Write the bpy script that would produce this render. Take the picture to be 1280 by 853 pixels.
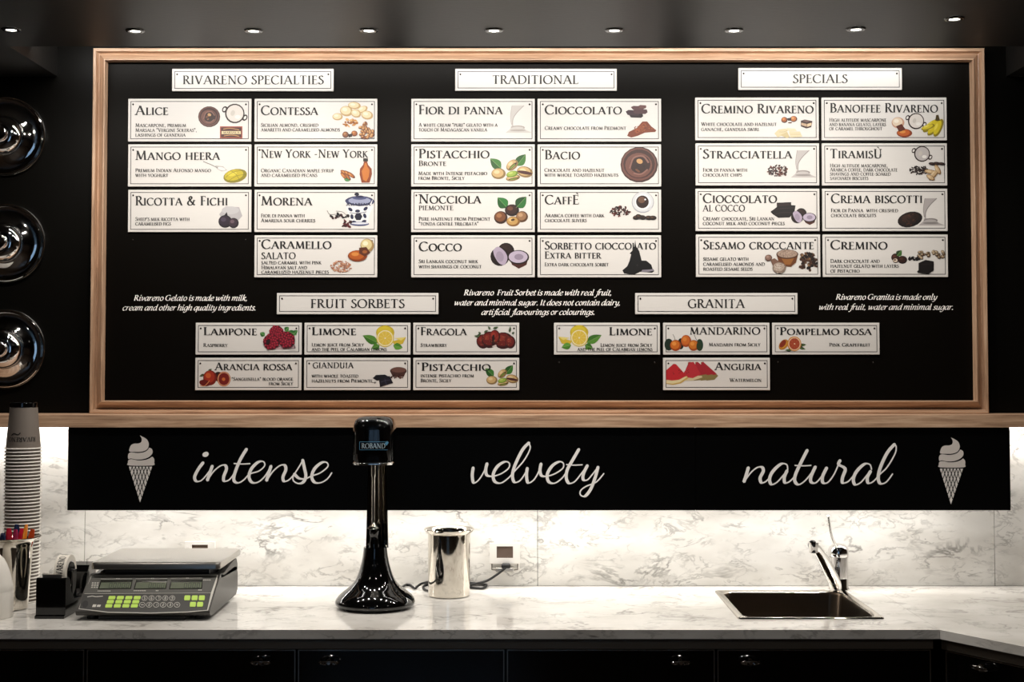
import bpy, math, random
from mathutils import Vector, Matrix
for o in list(bpy.data.objects): bpy.data.objects.remove(o)
SC = bpy.context.scene
COL = SC.collection
# ---------------------------------------------------------------- camera, world, lights, exposure
F = 1700.0; THETA = math.radians(2.0); CX = 640.0; CY = 450.0 - F*math.tan(THETA)
WALL = 3.62; EYE = 0.596; TOP = 0.90            # camera to wall, eye above worktop, worktop height
CAMZ = TOP + EYE
cd = bpy.data.cameras.new('camera'); cam = bpy.data.objects.new('camera', cd); COL.objects.link(cam)
cam.location = (0, -WALL, CAMZ); cam.rotation_euler = (math.pi/2 + THETA, 0, 0)
cd.sensor_fit = 'HORIZONTAL'; cd.sensor_width = 36.0; cd.lens = F/1280*36.0
cd.shift_y = (CY - 426.5)/1280.0; cd.clip_start = .05; cd.clip_end = 60
SC.camera = cam
w = bpy.data.worlds.new('world'); SC.world = w; w.use_nodes = True
w.node_tree.nodes['Background'].inputs[0].default_value = (.40, .66, 1, 1)
w.node_tree.nodes['Background'].inputs[1].default_value = .7
SC.view_settings.view_transform = 'Standard'; SC.view_settings.look = 'None'
SC.view_settings.exposure = 0.0; SC.view_settings.gamma = 1.0; SC.view_settings.use_curve_mapping = False
WARM = (1, .93, .85); NEUT = (1, .965, .92)
SPOT_W = 10.0; COVE_W = 6.4; LED_W = 2.3; ENDS_W = 3.3; ROOM_W = 13.0

def ray(px, py):
    c, s = math.cos(THETA), math.sin(THETA)
    x = (px-CX)/F; u = (CY-py)/F
    return x, c - u*s, s + u*c                   # X, depth, height
def atY(px, py, Y):
    x, d, h = ray(px, py); t = (WALL+Y)/d
    return Vector((x*t, Y, CAMZ + h*t))
def atZ(px, py, Z):
    x, d, h = ray(px, py); t = (Z-CAMZ)/h
    return Vector((x*t, d*t - WALL, Z))
def area(name, loc, size, rot, watts, col):
    l = bpy.data.lights.new(name, 'AREA'); l.shape = 'RECTANGLE'; l.size, l.size_y = size
    l.energy = watts; l.color = col
    o = bpy.data.objects.new(name, l); COL.objects.link(o); o.location = loc; o.rotation_euler = rot
    return o
SOFF_Y = -.35
SOFF_Z = atY(640, 58, SOFF_Y).z                  # height of the soffit's underside
LEDGE_T = atY(640, 517.5, -.045).z; LEDGE_B = LEDGE_T - .032
area('cove_led_lamp', (0, -.20, SOFF_Z+.072), (2.40, .02), (math.radians(62), 0, 0), COVE_W, NEUT)
PANEL_B = atY(640, 638.3, -.116).z
area('ledge_led_lamp', (0, -.078, LEDGE_B-.010), (2.9, .016), (math.radians(30), 0, 0), ENDS_W, NEUT)
area('panel_led_lamp', (0, -.100, PANEL_B+.005), (2.26, .012), (math.radians(-4), 0, 0), LED_W, NEUT)
for i, (x, y) in enumerate(((-1.3, -1.9), (0, -1.9), (1.3, -1.9), (-1.3, -3.9), (0, -3.9), (1.3, -3.9))):   # spots added out of view to brighten the fronts of things
    l = bpy.data.lights.new('added_room_spot', 'SPOT'); l.energy = ROOM_W; l.spot_size = math.radians(150); l.spot_blend = .8; l.shadow_soft_size = .03; l.color = WARM
    o = bpy.data.objects.new('added_room_spot', l); COL.objects.link(o); o.location = (x, y, SOFF_Z-.02)

# ---------------------------------------------------------------- mesh builder
def lin(c):
    return tuple(((v/12.92) if v <= .04045 else ((v+.055)/1.055)**2.4) for v in c)
def hx(s):
    return tuple(int(s[i:i+2], 16)/255 for i in (0, 2, 4))
ORG = {}
class M:
    def __init__(s): s.v = []; s.f = []; s.c = []; s.layer = 0
    def add(s, vs, fs, col=None):
        b = len(s.v); s.v += [tuple(v) for v in vs]
        for f in fs: s.f.append(tuple(i+b for i in f)); s.c.append(col)
    def box(s, x0, x1, y0, y1, z0, z1, bev=0):
        if bev:
            b = min(bev, (x1-x0)*.49, (y1-y0)*.49, (z1-z0)*.49)
            bm = []
            # chamfered box: 24 vertices
            vs = []; idx = {}
            for sx in (0, 1):
                for sy in (0, 1):
                    for sz in (0, 1):
                        p = [(x0, x1)[sx], (y0, y1)[sy], (z0, z1)[sz]]
                        q = [(1, -1)[sx], (1, -1)[sy], (1, -1)[sz]]
                        for a in range(3):      # a = the axis whose face this vertex lies on
                            r = [p[k] + (0 if k == a else q[k]*b) for k in range(3)]
                            idx[(sx, sy, sz, a)] = len(vs); vs.append(r)
            fs = []
            for a in range(3):
                o1, o2 = [k for k in range(3) if k != a]
                for sd in (0, 1):
                    def g(m, n):
                        t = [0, 0, 0]; t[a] = sd; t[o1] = m; t[o2] = n; return idx[(*t, a)]
                    q = [g(0, 0), g(1, 0), g(1, 1), g(0, 1)]
                    fs.append(q)
            for a in range(3):                  # edges along axis a
                o1, o2 = [k for k in range(3) if k != a]
                for m in (0, 1):
                    for n in (0, 1):
                        def g(e, k):
                            t = [0, 0, 0]; t[a] = e; t[o1] = m; t[o2] = n; return idx[(*t, k)]
                        fs.append([g(0, o1), g(1, o1), g(1, o2), g(0, o2)])
            for sx in (0, 1):
                for sy in (0, 1):
                    for sz in (0, 1): fs.append([idx[(sx, sy, sz, k)] for k in range(3)])
            s.add(vs, fs); return s
        s.add([(x0,y0,z0),(x1,y0,z0),(x1,y1,z0),(x0,y1,z0),(x0,y0,z1),(x1,y0,z1),(x1,y1,z1),(x0,y1,z1)],
              [(0,3,2,1),(4,5,6,7),(0,1,5,4),(1,2,6,5),(2,3,7,6),(3,0,4,7)]); return s
    def lathe(s, prof, c, axis='z', n=40, a0=0, a1=360, closed=None):
        full = abs(a1-a0) >= 360; m = n if full else n+1; vs = []
        for r, h in prof:
            for i in range(m):
                a = math.radians(a0 + (a1-a0)*i/n); u, v = r*math.cos(a), r*math.sin(a)
                vs.append((c[0]+u, c[1]+v, c[2]+h) if axis == 'z' else (c[0]+u, c[1]-h, c[2]+v) if axis == 'y' else (c[0]+h, c[1]+u, c[2]+v))
        fs = []
        for j in range(len(prof)-1):
            for i in range(n):
                k = (i+1) % m
                fs.append((j*m+i, j*m+k, (j+1)*m+k, (j+1)*m+i))
        s.add(vs, fs); return s
    def tube(s, pts, rad, n=10, flat=None):
        pts = [Vector(p) for p in pts]; N = len(pts)
        if not hasattr(rad, '__len__'): rad = [rad]*N
        vs = []; up = Vector((.13, .27, .95)).normalized()
        for i, p in enumerate(pts):
            d = (pts[min(i+1, N-1)] - pts[max(i-1, 0)]).normalized()
            a = d.cross(up)
            if a.length < 1e-4: a = d.cross(Vector((1, 0, 0)))
            a.normalize(); b = a.cross(d).normalized(); up = b
            for k in range(n):
                t = 2*math.pi*k/n
                vs.append(p + a*math.cos(t)*rad[i] + b*math.sin(t)*rad[i]*(flat or 1))
        fs = [(i*n+k, i*n+(k+1) % n, (i+1)*n+(k+1) % n, (i+1)*n+k) for i in range(N-1) for k in range(n)]
        fs.append(tuple(range(n))[::-1]); fs.append(tuple((N-1)*n+k for k in range(n)))
        s.add(vs, fs); return s
    def prism(s, poly, fn, h0, h1, col=None):
        """2-D outline carried by fn(u, v, h) from height h0 to h1"""
        n = len(poly)
        s.add([fn(u, v, h0) for u, v in poly] + [fn(u, v, h1) for u, v in poly],
              [tuple(range(n, 2*n)), tuple(range(n))[::-1]] + [(i, (i+1) % n, n+(i+1) % n, n+i) for i in range(n)], col); return s
    def flat(s, poly, fn, h, col=None):
        s.add([fn(u, v, h) for u, v in poly], [tuple(range(len(poly)))], col); return s
    def build(s, name, mat, parent=None, smooth=None, origin=None):
        if parent is not None: org = ORG[parent.name]
        elif origin is not None: org = Vector(origin)
        else:
            xs, ys, zs = zip(*s.v); org = Vector(((min(xs)+max(xs))/2, (min(ys)+max(ys))/2, min(zs)))
        me = bpy.data.meshes.new(name)
        me.from_pydata([(v[0]-org.x, v[1]-org.y, v[2]-org.z) for v in s.v], [], s.f)
        if any(c is not None for c in s.c):
            ca = me.color_attributes.new('Col', 'FLOAT_COLOR', 'CORNER'); data = []
            for f, c in zip(s.f, s.c):
                c = lin(c or (1, 1, 1)); data += [c[0], c[1], c[2], 1]*len(f)
            ca.data.foreach_set('color', data)
        if smooth is None or smooth:
            import bmesh
            if smooth:
                bm = bmesh.new(); bm.from_mesh(me); bmesh.ops.recalc_face_normals(bm, faces=bm.faces); bm.to_mesh(me); bm.free()
                me.polygons.foreach_set('use_smooth', [True]*len(me.polygons)); me.set_sharp_from_angle(angle=math.radians(smooth if smooth is not True else 35))
        me.materials.append(mat)
        o = bpy.data.objects.new(name, me); COL.objects.link(o)
        if parent is not None: o.parent = parent
        else: o.location = org
        ORG[o.name] = org
        return o
def empty(name, loc):
    o = bpy.data.objects.new(name, None); COL.objects.link(o); o.location = loc; o.empty_display_size = .05
    ORG[o.name] = Vector(loc); return o
def tag(o, label=None, cat=None, group=None, kind=None):
    if label: o['label'] = label
    if cat: o['category'] = cat
    if group: o['group'] = group
    if kind: o['kind'] = kind
    return o
def struct(o): o['kind'] = 'structure'; return o
def copy_tree(o, parent=None):
    c = o.copy(); COL.objects.link(c)
    if parent: c.parent = parent
    ORG[c.name] = ORG[o.name].copy()
    for ch in list(o.children): copy_tree(ch, c)
    return c

# ---------------------------------------------------------------- materials
def newmat(name):
    m = bpy.data.materials.new(name); m.use_nodes = True
    return m, m.node_tree, m.node_tree.nodes['Principled BSDF']
def mat(name, col, rough=.5, metal=0, bump=0, bscale=200, spec=.5, coat=0, aniso=None, var=0, emit=None, trans=0):
    m, t, b = newmat(name); L = t.links.new
    c = lin(hx(col)) if isinstance(col, str) else col
    b.inputs['Base Color'].default_value = (*c, 1); b.inputs['Roughness'].default_value = rough
    b.inputs['Metallic'].default_value = metal; b.inputs['Specular IOR Level'].default_value = spec
    b.inputs['Coat Weight'].default_value = coat; b.inputs['Transmission Weight'].default_value = trans
    if emit: b.inputs['Emission Color'].default_value = (*emit[0], 1); b.inputs['Emission Strength'].default_value = emit[1]
    g = t.nodes.new('ShaderNodeNewGeometry'); mp = t.nodes.new('ShaderNodeMapping'); L(g.outputs['Position'], mp.inputs[0])
    mp.inputs['Scale'].default_value = aniso or (1, 1, 1)
    nz = t.nodes.new('ShaderNodeTexNoise'); nz.inputs['Scale'].default_value = bscale; nz.inputs['Detail'].default_value = 3
    L(mp.outputs[0], nz.inputs['Vector'])
    if bump:
        bp = t.nodes.new('ShaderNodeBump'); bp.inputs['Strength'].default_value = bump; bp.inputs['Distance'].default_value = .0008
        L(nz.outputs[0], bp.inputs['Height']); L(bp.outputs[0], b.inputs['Normal'])
    if var:
        mr = t.nodes.new('ShaderNodeMapRange'); mr.inputs['From Min'].default_value = .3; mr.inputs['From Max'].default_value = .7
        mr.inputs['To Min'].default_value = 1-var; mr.inputs['To Max'].default_value = 1+var
        L(nz.outputs[0], mr.inputs[0])
        vm = t.nodes.new('ShaderNodeVectorMath'); vm.operation = 'SCALE'; vm.inputs[0].default_value = c
        L(mr.outputs[0], vm.inputs['Scale']); L(vm.outputs[0], b.inputs['Base Color'])
    return m
def marble_mat(name, rough, sc=1.0):
    m, t, b = newmat(name); L = t.links.new; N = t.nodes.new
    g = N('ShaderNodeNewGeometry'); mp = N('ShaderNodeMapping'); L(g.outputs['Position'], mp.inputs[0])
    mp.inputs['Rotation'].default_value = (.2, math.radians(38), .5); mp.inputs['Scale'].default_value = (1.0*sc, 1.4*sc, 2.1*sc)
    def vein(scale, dist, width, seed, det=5):
        n = N('ShaderNodeTexNoise'); n.noise_dimensions = '4D'; n.inputs['W'].default_value = seed
        n.inputs['Scale'].default_value = scale; n.inputs['Detail'].default_value = det; n.inputs['Roughness'].default_value = .58
        n.inputs['Distortion'].default_value = dist; L(mp.outputs[0], n.inputs['Vector'])
        a = N('ShaderNodeMath'); a.operation = 'SUBTRACT'; a.inputs[1].default_value = .5; L(n.outputs[0], a.inputs[0])
        c = N('ShaderNodeMath'); c.operation = 'ABSOLUTE'; L(a.outputs[0], c.inputs[0])
        r = N('ShaderNodeMapRange'); r.interpolation_type = 'SMOOTHSTEP'
        r.inputs['From Min'].default_value = 0; r.inputs['From Max'].default_value = width
        r.inputs['To Min'].default_value = 1; r.inputs['To Max'].default_value = 0; L(c.outputs[0], r.inputs[0]); return r
    def mask(scale, lo, hi, seed):
        n = N('ShaderNodeTexNoise'); n.noise_dimensions = '4D'; n.inputs['W'].default_value = seed; n.inputs['Scale'].default_value = scale
        n.inputs['Detail'].default_value = 4; L(mp.outputs[0], n.inputs['Vector'])
        r = N('ShaderNodeMapRange'); r.inputs['From Min'].default_value = lo; r.inputs['From Max'].default_value = hi; L(n.outputs[0], r.inputs[0]); return r
    def mul(x, y, k=1):
        a = N('ShaderNodeMath'); a.operation = 'MULTIPLY'; L(x.outputs[0], a.inputs[0]); L(y.outputs[0], a.inputs[1])
        c = N('ShaderNodeMath'); c.operation = 'MULTIPLY'; L(a.outputs[0], c.inputs[0]); c.inputs[1].default_value = k; return c
    v1 = mul(vein(4.5, .7, .030, 1.3, 5), mask(6, .46, .66, 4), .7)
    v2 = mul(vein(11, .9, .040, 7.7), mask(9, .46, .66, 9), .5)
    v3 = mul(mask(38, .66, .76, 21), mask(11, .50, .62, 15), .8)
    v4 = mask(4, .42, .75, 33)
    s1 = N('ShaderNodeMath'); s1.operation = 'MAXIMUM'; L(v1.outputs[0], s1.inputs[0]); L(v2.outputs[0], s1.inputs[1])
    s2 = N('ShaderNodeMath'); s2.operation = 'MAXIMUM'; L(s1.outputs[0], s2.inputs[0]); L(v3.outputs[0], s2.inputs[1])
    mx0 = N('ShaderNodeMix'); mx0.data_type = 'RGBA'; L(v4.outputs[0], mx0.inputs[0])
    mx0.inputs[6].default_value = (*lin(hx('EDEBE6')), 1); mx0.inputs[7].default_value = (*lin(hx('CBC7C0')), 1)
    mx = N('ShaderNodeMix'); mx.data_type = 'RGBA'; L(s2.outputs[0], mx.inputs[0]); L(mx0.outputs[2], mx.inputs[6])
    mx.inputs[7].default_value = (*lin(hx('66635D')), 1)
    L(mx.outputs[2], b.inputs['Base Color']); b.inputs['Roughness'].default_value = rough
    return m
def wood_mat(name, axis):
    m, t, b = newmat(name); L = t.links.new; N = t.nodes.new
    g = N('ShaderNodeNewGeometry'); mp = N('ShaderNodeMapping'); L(g.outputs['Position'], mp.inputs[0])
    mp.inputs['Scale'].default_value = (1.2, 22, 22) if axis == 'x' else (22, 22, 1.2)
    n = N('ShaderNodeTexNoise'); n.inputs['Scale'].default_value = 5; n.inputs['Detail'].default_value = 6; n.inputs['Roughness'].default_value = .65
    n.inputs['Distortion'].default_value = .4; L(mp.outputs[0], n.inputs['Vector'])
    r = N('ShaderNodeValToRGB'); L(n.outputs[0], r.inputs[0]); e = r.color_ramp.elements
    e[0].position = .30; e[0].color = (*lin(hx('8F7059')), 1); e[1].position = .72; e[1].color = (*lin(hx('D6B89C')), 1)
    k = r.color_ramp.elements.new(.5); k.color = (*lin(hx('B8967A')), 1)
    L(r.outputs[0], b.inputs['Base Color']); b.inputs['Roughness'].default_value = .42
    bp = N('ShaderNodeBump'); bp.inputs['Strength'].default_value = .25; bp.inputs['Distance'].default_value = .0006
    L(n.outputs[0], bp.inputs['Height']); L(bp.outputs[0], b.inputs['Normal'])
    return m
def print_mat(name, rough=.45, ink=1.0):
    m, t, b = newmat(name); a = t.nodes.new('ShaderNodeAttribute'); a.attribute_name = 'Col'
    v = t.nodes.new('ShaderNodeVectorMath'); v.operation = 'SCALE'; v.inputs['Scale'].default_value = ink; t.links.new(a.outputs['Color'], v.inputs[0])
    t.links.new(v.outputs[0], b.inputs['Base Color']); b.inputs['Roughness'].default_value = rough; return m
MT = dict(
 wallblack=mat('black_wall_paint', '080705', .42, spec=.1, bump=.3, bscale=400, var=.08),
 panelblack=mat('black_board_panel', '080604', .42, bump=.12, bscale=500, spec=.07),
 glossblack=mat('black_lettered_panel', '040404', .38, spec=.06),
 soffit=mat('dark_soffit_paint', '171513', .42, bump=.4, bscale=90, aniso=(.4, 3, 1), var=.18),
 sign=mat('brushed_white_sign', 'C9C6C2', .38, bump=.08, bscale=260, aniso=(.15, 1, 6), var=.015),
 ink=mat('black_print_ink', '0B0A0A', .5), white=mat('white_print', 'E9E6E2', .5),
 silver=mat('silver_lettering', 'F4F2F0', .45, var=.03, bscale=900),
 screw=mat('dark_screw_steel', '2B2724', .35, .8),
 woodx=wood_mat('oak_wood_lengthwise', 'x'), woodz=wood_mat('oak_wood_upright', 'z'),
 marble=marble_mat('white_marble_wall', .22, 1.25), marbletop=marble_mat('white_marble_top', .09, 1.1),
 steel=mat('brushed_steel', 'B9B5AF', .28, 1, bump=.15, bscale=300, aniso=(.05, 1, 4)),
 darksteel=mat('dark_brushed_steel', '6E665C', .42, .8, bump=.15, bscale=300, aniso=(.05, 1, 4)),
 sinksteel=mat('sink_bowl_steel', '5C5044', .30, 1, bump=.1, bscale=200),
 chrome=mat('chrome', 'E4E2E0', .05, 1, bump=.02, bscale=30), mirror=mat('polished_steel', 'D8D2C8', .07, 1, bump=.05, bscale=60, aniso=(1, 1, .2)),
 black=mat('black_gloss_plastic', '060606', .07, coat=.4), blackm=mat('black_satin_plastic', '141312', .30, bump=.1, bscale=900),
 rubber=mat('black_rubber', '090909', .5), greyp=mat('grey_plastic', '3B3935', .40, bump=.08, bscale=800), facegrey=mat('keypad_grey', '4B4A45', .45),
 whitep=mat('white_plastic', 'EDEAE4', .3), glassdark=mat('black_glass_door', '040404', .05, spec=.6),
 paper=mat('taupe_paper', '766D65', .6, bump=.05, bscale=600), rimw=mat('white_paper_rim', 'EAE6DE', .55), tapew=mat('printed_tape', 'E8E2D6', .35),
 lime=mat('lime_key', 'BFE35A', .45), lcd=mat('lcd_glass', '67705C', .2), lcddark=mat('lcd_segment', '0F120D', .4), outline=mat('keypad_outline', 'C9C7BE', .5),
 pr=print_mat('colour_print', ink=.72), prc=print_mat('emblem_print'), floor=mat('dark_floor_tile', '3A2F26', .4, bump=.3, bscale=12, var=.15),
 roomwall=mat('dim_brown_wall', '4A3A2C', .6, bump=.2, bscale=40, var=.1),
 lampon=mat('lamp_glow', 'FFFFFF', .4, emit=((1, .95, .86), 14)), ledon=mat('led_glow', 'FFFFFF', .4, emit=((1, .95, .88), 6)),
 glass=mat('window_glass', 'FFFFFF', .0, trans=1), trim=mat('black_trim_metal', '0B0A0A', .35, .3),
)
# ---------------------------------------------------------------- lettering
GL = {
'A':('.80','t .06 0 .39 1;T .39 1 .72 0;h .17 .58 .36;s .06 0;s .72 0'),
'B':('.60','T .14 0 .14 1;h .02 .3 .98;h .02 .32 .02;a .28 .76 .2 .22 90 -90;h .14 .3 .54;a .3 .28 .25 .26 90 -90'),
'C':('.76','a .44 .5 .38 .49 48 312;v .70 .96 .76;v .71 .24 .08'),
'D':('.82','T .14 0 .14 1;h .02 .38 .98;h .02 .38 .02;a .36 .5 .4 .48 90 -90'),
'E':('.55','T .14 0 .14 1;h .02 .48 .98;h .14 .42 .52;h .02 .5 .02;v .47 .98 .82;v .42 .6 .44;v .51 .02 .2'),
'F':('.50','T .14 0 .14 1;h .02 .46 .98;h .14 .4 .5;v .45 .98 .82;v .4 .58 .42;s .14 0'),
'G':('.80','a .44 .5 .38 .49 50 305;T .70 .06 .70 .42;s .70 .42;v .68 .96 .76'),
'H':('.84','T .15 0 .15 1;T .69 0 .69 1;h .15 .69 .52;s .15 0;s .15 1;s .69 0;s .69 1'),
'I':('.30','T .15 0 .15 1;s .15 0;s .15 1'),
'J':('.34','T .2 .05 .2 1;c .2 .1 .17 -.1 .05 -.2;s .2 1'),
'K':('.70','T .14 0 .14 1;s .14 0;s .14 1;t .18 .46 .54 1;s .54 1;T .28 .58 .62 0;s .64 0'),
'L':('.53','T .14 0 .14 1;s .14 1;h .02 .5 .02;v .5 .02 .2'),
'M':('.96','t .12 0 .17 1;T .17 1 .47 .05;t .47 .05 .77 1;T .77 1 .83 0;s .12 0;s .83 0'),
'N':('.84','t .14 0 .14 1;T .14 1 .70 0;t .70 0 .70 1;s .14 0;s .70 1;s .1 1'),
'O':('.88','a .44 .5 .38 .49 0 360'),
'P':('.56','T .14 0 .14 1;s .14 0;h .02 .3 .98;a .28 .73 .23 .25 90 -90;h .14 .3 .48'),
'Q':('.88','a .44 .5 .38 .49 0 360;T .46 .04 .86 -.2'),
'R':('.68','T .14 0 .14 1;s .14 0;h .02 .3 .98;a .28 .75 .22 .23 90 -90;h .14 .3 .52;T .32 .52 .62 0;s .66 0'),
'S':('.50','c .42 .86 .3 .98 .14 .9 .12 .72 .26 .55 .42 .4 .44 .18 .28 .02 .1 .06 .06 .18;v .43 .97 .82;v .06 .22 .04'),
'T':('.66','T .33 0 .33 1;h .04 .62 .98;v .05 .98 .8;v .61 .98 .8;s .33 0'),
'U':('.78','T .15 .38 .15 1;c .15 .42 .19 .1 .38 .02 .57 .1 .62 .42;t .62 .4 .62 1;s .15 1;s .62 1'),
'V':('.74','T .08 1 .38 0;t .38 0 .66 1;s .08 1;s .66 1'),
'W':('1.06','T .08 1 .33 0;t .33 0 .54 1;T .5 1 .76 0;t .76 0 .98 1;s .08 1;s .52 1;s .98 1'),
'X':('.70','T .1 1 .6 0;t .6 1 .1 0;s .1 0;s .1 1;s .6 0;s .6 1'),
'Y':('.68','T .07 1 .34 .48;t .34 .48 .6 1;T .34 0 .34 .5;s .34 0;s .07 1;s .6 1'),
'Z':('.62','T .08 0 .54 1;h .06 .56 .98;h .05 .58 .02;v .07 .98 .82;v .57 .02 .2'),
'&':('.84','c .74 .02 .5 .28 .28 .6 .24 .82 .36 .97 .47 .82 .36 .62 .14 .38 .12 .14 .3 .02 .5 .1 .66 .46;s .68 .48'),
'.':('.26','d .12 .05'), ',':('.26','d .12 .05;t .14 .03 .08 -.16'), "'":('.22','T .1 .72 .12 1'), '"':('.36','T .1 .72 .12 1;T .24 .72 .26 1'),
'-':('.36','h .05 .3 .4;h .05 .3 .37'), '0':('.56','a .28 .5 .22 .49 0 360'), '1':('.4','T .2 0 .2 1;s .2 0;t .08 .82 .2 1'),
}
IT = {
'a':('.44','c .36 .42 .22 .46 .08 .32 .05 .1 .14 0 .28 .12 .36 .4;c .38 .46 .33 .1 .38 0 .46 .07'),
'b':('.42','c .1 .74 .08 .1 .16 0 .3 .08 .36 .3 .28 .46 .16 .4 .09 .25'),
'c':('.36','c .32 .4 .24 .46 .1 .38 .05 .18 .12 0 .24 0 .32 .07'),
'd':('.46','c .36 .42 .22 .46 .08 .32 .05 .1 .14 0 .28 .12 .36 .4;c .40 .75 .34 .1 .38 0 .46 .07'),
'e':('.37','c .06 .2 .26 .26 .32 .38 .22 .46 .08 .34 .05 .14 .14 0 .26 .02 .34 .09'),
'f':('.28','c .44 .68 .36 .75 .27 .62 .2 .2 .14 -.14 .05 -.25 -.04 -.2;h .06 .34 .44'),
'g':('.44','c .36 .42 .22 .46 .08 .32 .05 .1 .14 0 .28 .12 .36 .4;c .39 .46 .34 0 .24 -.22 .1 -.25 .04 -.16'),
'h':('.45','c .11 .75 .06 0;c .07 .2 .2 .43 .34 .45 .34 .3 .3 .05 .34 0 .43 .07'),
'i':('.22','c .02 .38 .1 .46 .08 .1 .12 0 .2 .07;d .13 .64'),
'k':('.40','c .11 .75 .06 0;c .1 .22 .24 .45 .31 .38 .1 .24;c .16 .24 .28 .01 .39 .06'),
'l':('.22','c .1 .75 .07 .1 .12 0 .2 .07'),
'm':('.68','c .02 .4 .1 .46 .06 0;c .08 .2 .2 .44 .31 .44 .28 0;c .3 .2 .42 .44 .54 .44 .54 .3 .5 .05 .55 0 .64 .07'),
'n':('.45','c .02 .4 .1 .46 .06 0;c .08 .2 .2 .44 .33 .44 .33 .3 .29 .05 .33 0 .42 .07'),
'o':('.41','a .2 .23 .15 .23 0 360'),
'q':('.43','c .36 .42 .22 .46 .08 .32 .05 .1 .14 0 .28 .12 .36 .4;c .39 .46 .3 -.25'),
'r':('.32','c .02 .4 .1 .46 .06 0;c .08 .22 .18 .42 .31 .44'),
's':('.31','c .28 .41 .18 .46 .08 .38 .14 .26 .24 .15 .22 .02 .1 0 .02 .06'),
't':('.26','c .15 .62 .08 .1 .13 0 .25 .07;h .02 .25 .44'),
'u':('.45','c .02 .4 .09 .46 .07 .1 .14 0 .26 .12 .34 .45;c .35 .46 .3 .08 .34 0 .43 .07'),
'v':('.38','c .02 .4 .08 .45 .13 0;c .13 0 .29 .2 .32 .43'),
'w':('.60','c .02 .4 .08 .45 .12 0;c .12 0 .26 .2 .31 .45;c .31 .45 .34 0;c .34 0 .5 .2 .54 .43'),
'y':('.41','c .02 .4 .09 .46 .11 .1 .17 0 .27 .12;c .36 .46 .29 .02 .15 -.22 .02 -.23'),
'.':('.2','d .07 .03'), ',':('.2','d .07 .03;t .08 .02 .02 -.12'),
}
def catmull(P, k):
    out = []; n = len(P)
    for i in range(n-1):
        a, b, c, d = P[max(i-1, 0)], P[i], P[i+1], P[min(i+2, n-1)]
        for j in range(k):
            t = j/k
            out.append(tuple(.5*((2*b[q]) + (-a[q]+c[q])*t + (2*a[q]-5*b[q]+4*c[q]-d[q])*t*t + (-a[q]+3*b[q]-3*c[q]+d[q])*t**3) for q in (0, 1)))
    out.append(tuple(P[-1])); return out
def stroke(pts, wf):
    """quads along a centre line, width from wf(dx, dy)"""
    L, R = [], []; n = len(pts)
    for i, p in enumerate(pts):
        q0, q1 = pts[max(i-1, 0)], pts[min(i+1, n-1)]
        dx, dy = q1[0]-q0[0], q1[1]-q0[1]; l = math.hypot(dx, dy) or 1; dx /= l; dy /= l
        wd = wf(dx, dy)/2
        L.append((p[0]-dy*wd, p[1]+dx*wd)); R.append((p[0]+dy*wd, p[1]-dx*wd))
    return [[L[i], R[i], R[i+1], L[i+1]] for i in range(n-1)]
def disc(x, y, rx, ry=None, n=8, rot=0):
    ry = ry or rx; c, s = math.cos(math.radians(rot)), math.sin(math.radians(rot))
    return [(x + rx*math.cos(2*math.pi*i/n)*c - ry*math.sin(2*math.pi*i/n)*s, y + rx*math.cos(2*math.pi*i/n)*s + ry*math.sin(2*math.pi*i/n)*c) for i in range(n)]
def glyph(spec, TK, TN, nib, k=4):
    out = []
    ca = math.radians(nib)
    def wf(dx, dy): return TN + (TK-TN)*abs(dx*math.sin(-ca) + dy*math.cos(ca))**1.3
    for op in spec.split(';'):
        q = op.split(); o = q[0]; v = [float(z) for z in q[1:]]
        if o in 'Tt':
            wd = (TK if o == 'T' else TN*1.25)/2
            if abs(v[2]-v[0]) > .15: wd *= 1.12
            x0, y0, x1, y1 = v
            out.append([(x0-wd, y0), (x0+wd, y0), (x1+wd, y1), (x1-wd, y1)])
        elif o == 'h': out.append([(v[0], v[2]-TN/2), (v[1], v[2]-TN/2), (v[1], v[2]+TN/2), (v[0], v[2]+TN/2)])
        elif o == 'v': out.append([(v[0]-TN*.5, v[1]), (v[0]+TN*.5, v[1]), (v[0]+TN*.45, v[2]), (v[0]-TN*.1, v[2])])
        elif o == 's':
            sg = 1 if v[1] < .5 else -1; y = v[1]
            out.append([(v[0]-.12, y), (v[0]+.12, y), (v[0]+.12, y+sg*TN*.6), (v[0]+.05, y+sg*TN*1.5), (v[0]-.05, y+sg*TN*1.5), (v[0]-.12, y+sg*TN*.6)])
        elif o == 'd': out.append(disc(v[0], v[1], TK*.62))
        elif o == 'a':
            n = max(8, int(abs(v[5]-v[4])/360*20)); pts = [(v[0]+v[2]*math.cos(math.radians(v[4]+(v[5]-v[4])*i/n)), v[1]+v[3]*math.sin(math.radians(v[4]+(v[5]-v[4])*i/n))) for i in range(n+1)]
            out += stroke(pts, wf)
        elif o == 'c': out += stroke(catmull([(v[i], v[i+1]) for i in range(0, len(v), 2)], k), wf)
    return out
CACHE = {}
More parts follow.
